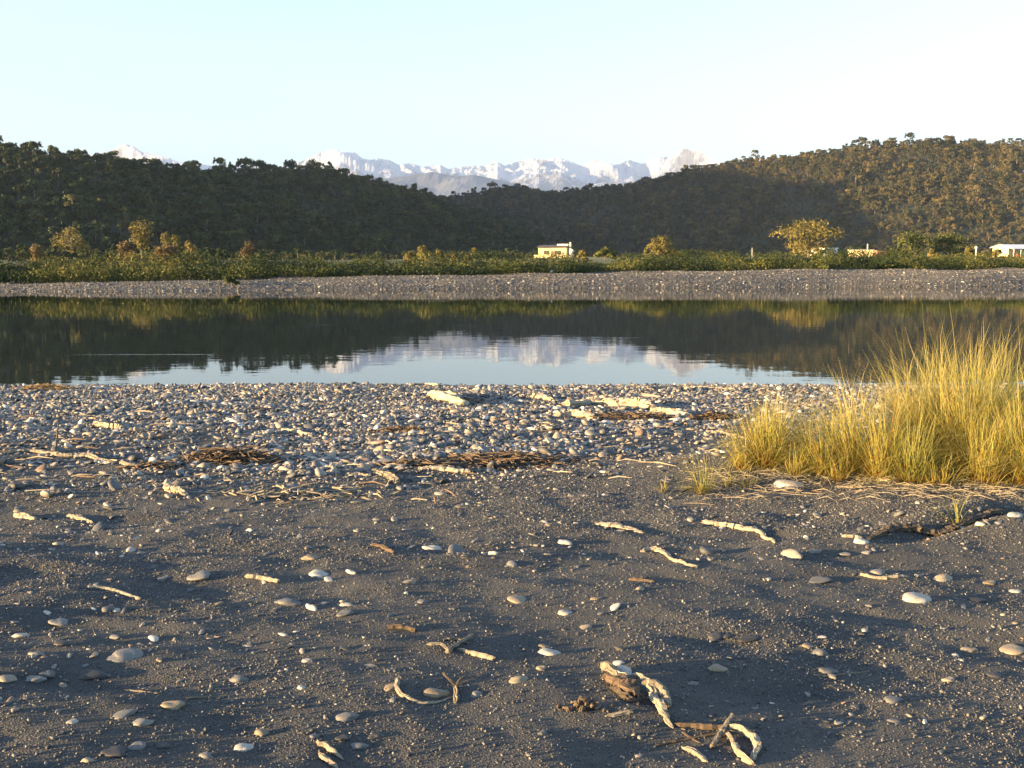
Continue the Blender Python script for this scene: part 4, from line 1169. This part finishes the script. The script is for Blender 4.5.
def tussock_thing(px, py, hpx, wpx, n, matn, label, seed, lean=(0, 0), droop=.35, width=.0024):
    c = G(px, py); s = pix(c); hpx *= 1.03
    V, Fc, T = tussock(c, hpx * s, wpx * s, n, seed, lean, width, droop)
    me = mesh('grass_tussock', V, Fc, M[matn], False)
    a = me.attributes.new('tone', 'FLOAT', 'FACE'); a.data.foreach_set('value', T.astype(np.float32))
    o = link('grass_tussock', me); o.location = c; tag(o, label, 'grass tussock', 'dune grass tussocks on the right')
TUS = [
 (820, 472, 78, 34, 330, 'grass', 'thin ragged tussock filling the space right of the short reddish tuft', (-.25, 0)),
 (838, 480, 46, 30, 110, 'grass', 'low bent straw-coloured tuft in front of the second tussock', (-.2, 0)),
 (806, 458, 66, 30, 200, 'grass', 'sparse tussock behind, between the leftmost and second tussocks', (.15, 0)),
 (938, 484, 48, 40, 120, 'grass', 'low dry fringe of grass at the foot of the tallest tussock', (.0, 0)),
 (768, 464, 84, 46, 1150, 'grass', 'golden grass tussock at the left end of the row', (.05, 0)),
 (742, 468, 52, 22, 160, 'grass', 'sparse fringe of grass leaning left from the leftmost golden tussock', (-.4, 0)),
 (796, 474, 42, 26, 190, 'grass', 'short reddish tuft between the leftmost tussock and the next', (.1, 0)),
 (850, 470, 116, 36, 560, 'grass', 'second tall tussock, slanting up to the left', (-.30, 0)),
 (880, 478, 110, 34, 600, 'grass', 'third tussock with upright stems in the middle of the row', (-.05, 0)),
 (912, 480, 80, 44, 620, 'greengrass', 'greenish tussock at the front between the third and the tallest', (.1, 0)),
 (918, 454, 122, 58, 1100, 'grass', 'back tussock whose plumes rise above the third', (-.08, 0)),
 (962, 462, 146, 72, 1900, 'grass', 'tallest and densest golden tussock', (.0, 0)),
 (1012, 452, 122, 60, 1100, 'greengrass', 'dark green shaded tussock behind at the right edge', (.05, 0)),
 (985, 480, 90, 56, 900, 'grass', 'front tussock spilling drooping blades right of the tallest', (.2, 0)),
 (1032, 484, 118, 64, 900, 'grass', 'tussock cut off by the right picture edge', (-.15, 0)),
 (703, 495, 58, 16, 110, 'greengrass', 'small thin green tuft left of the golden tussocks', (-.15, 0)),
 (748, 488, 26, 26, 60, 'grass', 'tiny tuft between the small green tuft and golden tussocks', (0, 0)),
 (663, 492, 20, 7, 30, 'grass', 'small dry stump of grass at the gravel edge left of green tuft', (0, 0)),
 (957, 528, 58, 5, 26, 'greengrass', 'lone spiky shoot of grass on the sand in front of the tussocks', (-.1, 0)),
 (726, 487, 34, 12, 30, 'greengrass', 'few green blades right beside the small thin green tuft', (.1, 0)),
]
for i, (px, py, hp, wp, n, mt, lab, ln) in enumerate(TUS):
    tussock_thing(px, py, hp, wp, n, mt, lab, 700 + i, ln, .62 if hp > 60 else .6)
# twigs, bark and splinters lodged all over the shingle
rs = random.Random(15); TW = {'wood': [], 'bark': [], 'greywood': []}
for i in range(1500):
    y = 7.2 + 13 * rs.random() ** .8; x = rs.uniform(-.62, .62) * y
    if rs.random() > .5 + 1.2 * float(fbm(np.array([x * .5]), np.array([y * .9]), 3, 555)[0]): continue
    a = rs.gauss(0, .8); L = rs.choice([.05, .08, .12, .2, .3]) * rs.uniform(.6, 1.3); d = Vector((math.cos(a), math.sin(a), rs.uniform(-.12, .12))) * L * .5
    c = Vector((x, y, float(beach_z(x, y)) + .022)); m_ = c + Vector((rs.uniform(-.1, .1) * L, rs.uniform(-.1, .1) * L, rs.uniform(0, .02)))
    r = rs.uniform(.003, .011) * min(1, L / .12 + .4)
    TW[rs.choice(['wood', 'bark', 'greywood', 'greywood', 'bark'])].append(tube([c - d, m_, c + d], [r * .5, r, r * .4], 5, False, .25, i))
for k_, lab in (('wood', 'bleached twigs and splinters lodged in the shingle'), ('bark', 'brown twigs and bark bits lodged in the shingle'), ('greywood', 'grey twigs lodged in the shingle')):
    V, Fc = join(TW[k_]); tag(link('driftwood_twigs', mesh('driftwood_twigs', V, Fc, M[k_])), lab, kind='stuff')

# fallen straw around the tussocks
rs = random.Random(5); parts = []
for i in range(520):
    px = rs.uniform(690, 1060); py = rs.uniform(470, 498) + rs.gauss(0, 4); c = G(px, py, .008)
    a = rs.gauss(0, .7); L = rs.uniform(.05, .3); d = Vector((math.cos(a), math.sin(a), 0)) * L * .5
    q0 = c - d; q1 = c + d
    q0.z = float(beach_z(q0.x, q0.y)) + .006; q1.z = float(beach_z(q1.x, q1.y)) + .006; m_ = (q0 + q1) / 2; m_.z = float(beach_z(m_.x, m_.y)) + rs.uniform(.008, .04)
    parts.append(tube([q0, m_, q1], [.0018, .003, .0012], 4, False))
V, Fc = join(parts); o = link('fallen_straw', mesh('fallen_straw', V, Fc, M['greywood'])); tag(o, 'dead straw littering the sand under the grass', kind='stuff')

# ---------------------------------------------------------------- haze
V, Fc = box(-22000, 16000, -60, 33500, -4.2, 3600)
hm = bpy.data.materials.new('haze'); hm.use_nodes = True; nt = hm.node_tree; nt.nodes.clear()
ho = nt.nodes.new('ShaderNodeOutputMaterial'); hv = nt.nodes.new('ShaderNodeVolumePrincipled')
hv.inputs['Color'].default_value = (.42, .56, .90, 1); hv.inputs['Density'].default_value = 4.0e-5
nt.links.new(hv.outputs[0], ho.inputs['Volume'])
hz_ = link('haze', mesh('haze', V, Fc, hm, False)); tag(hz_, 'thin evening haze', kind='stuff')
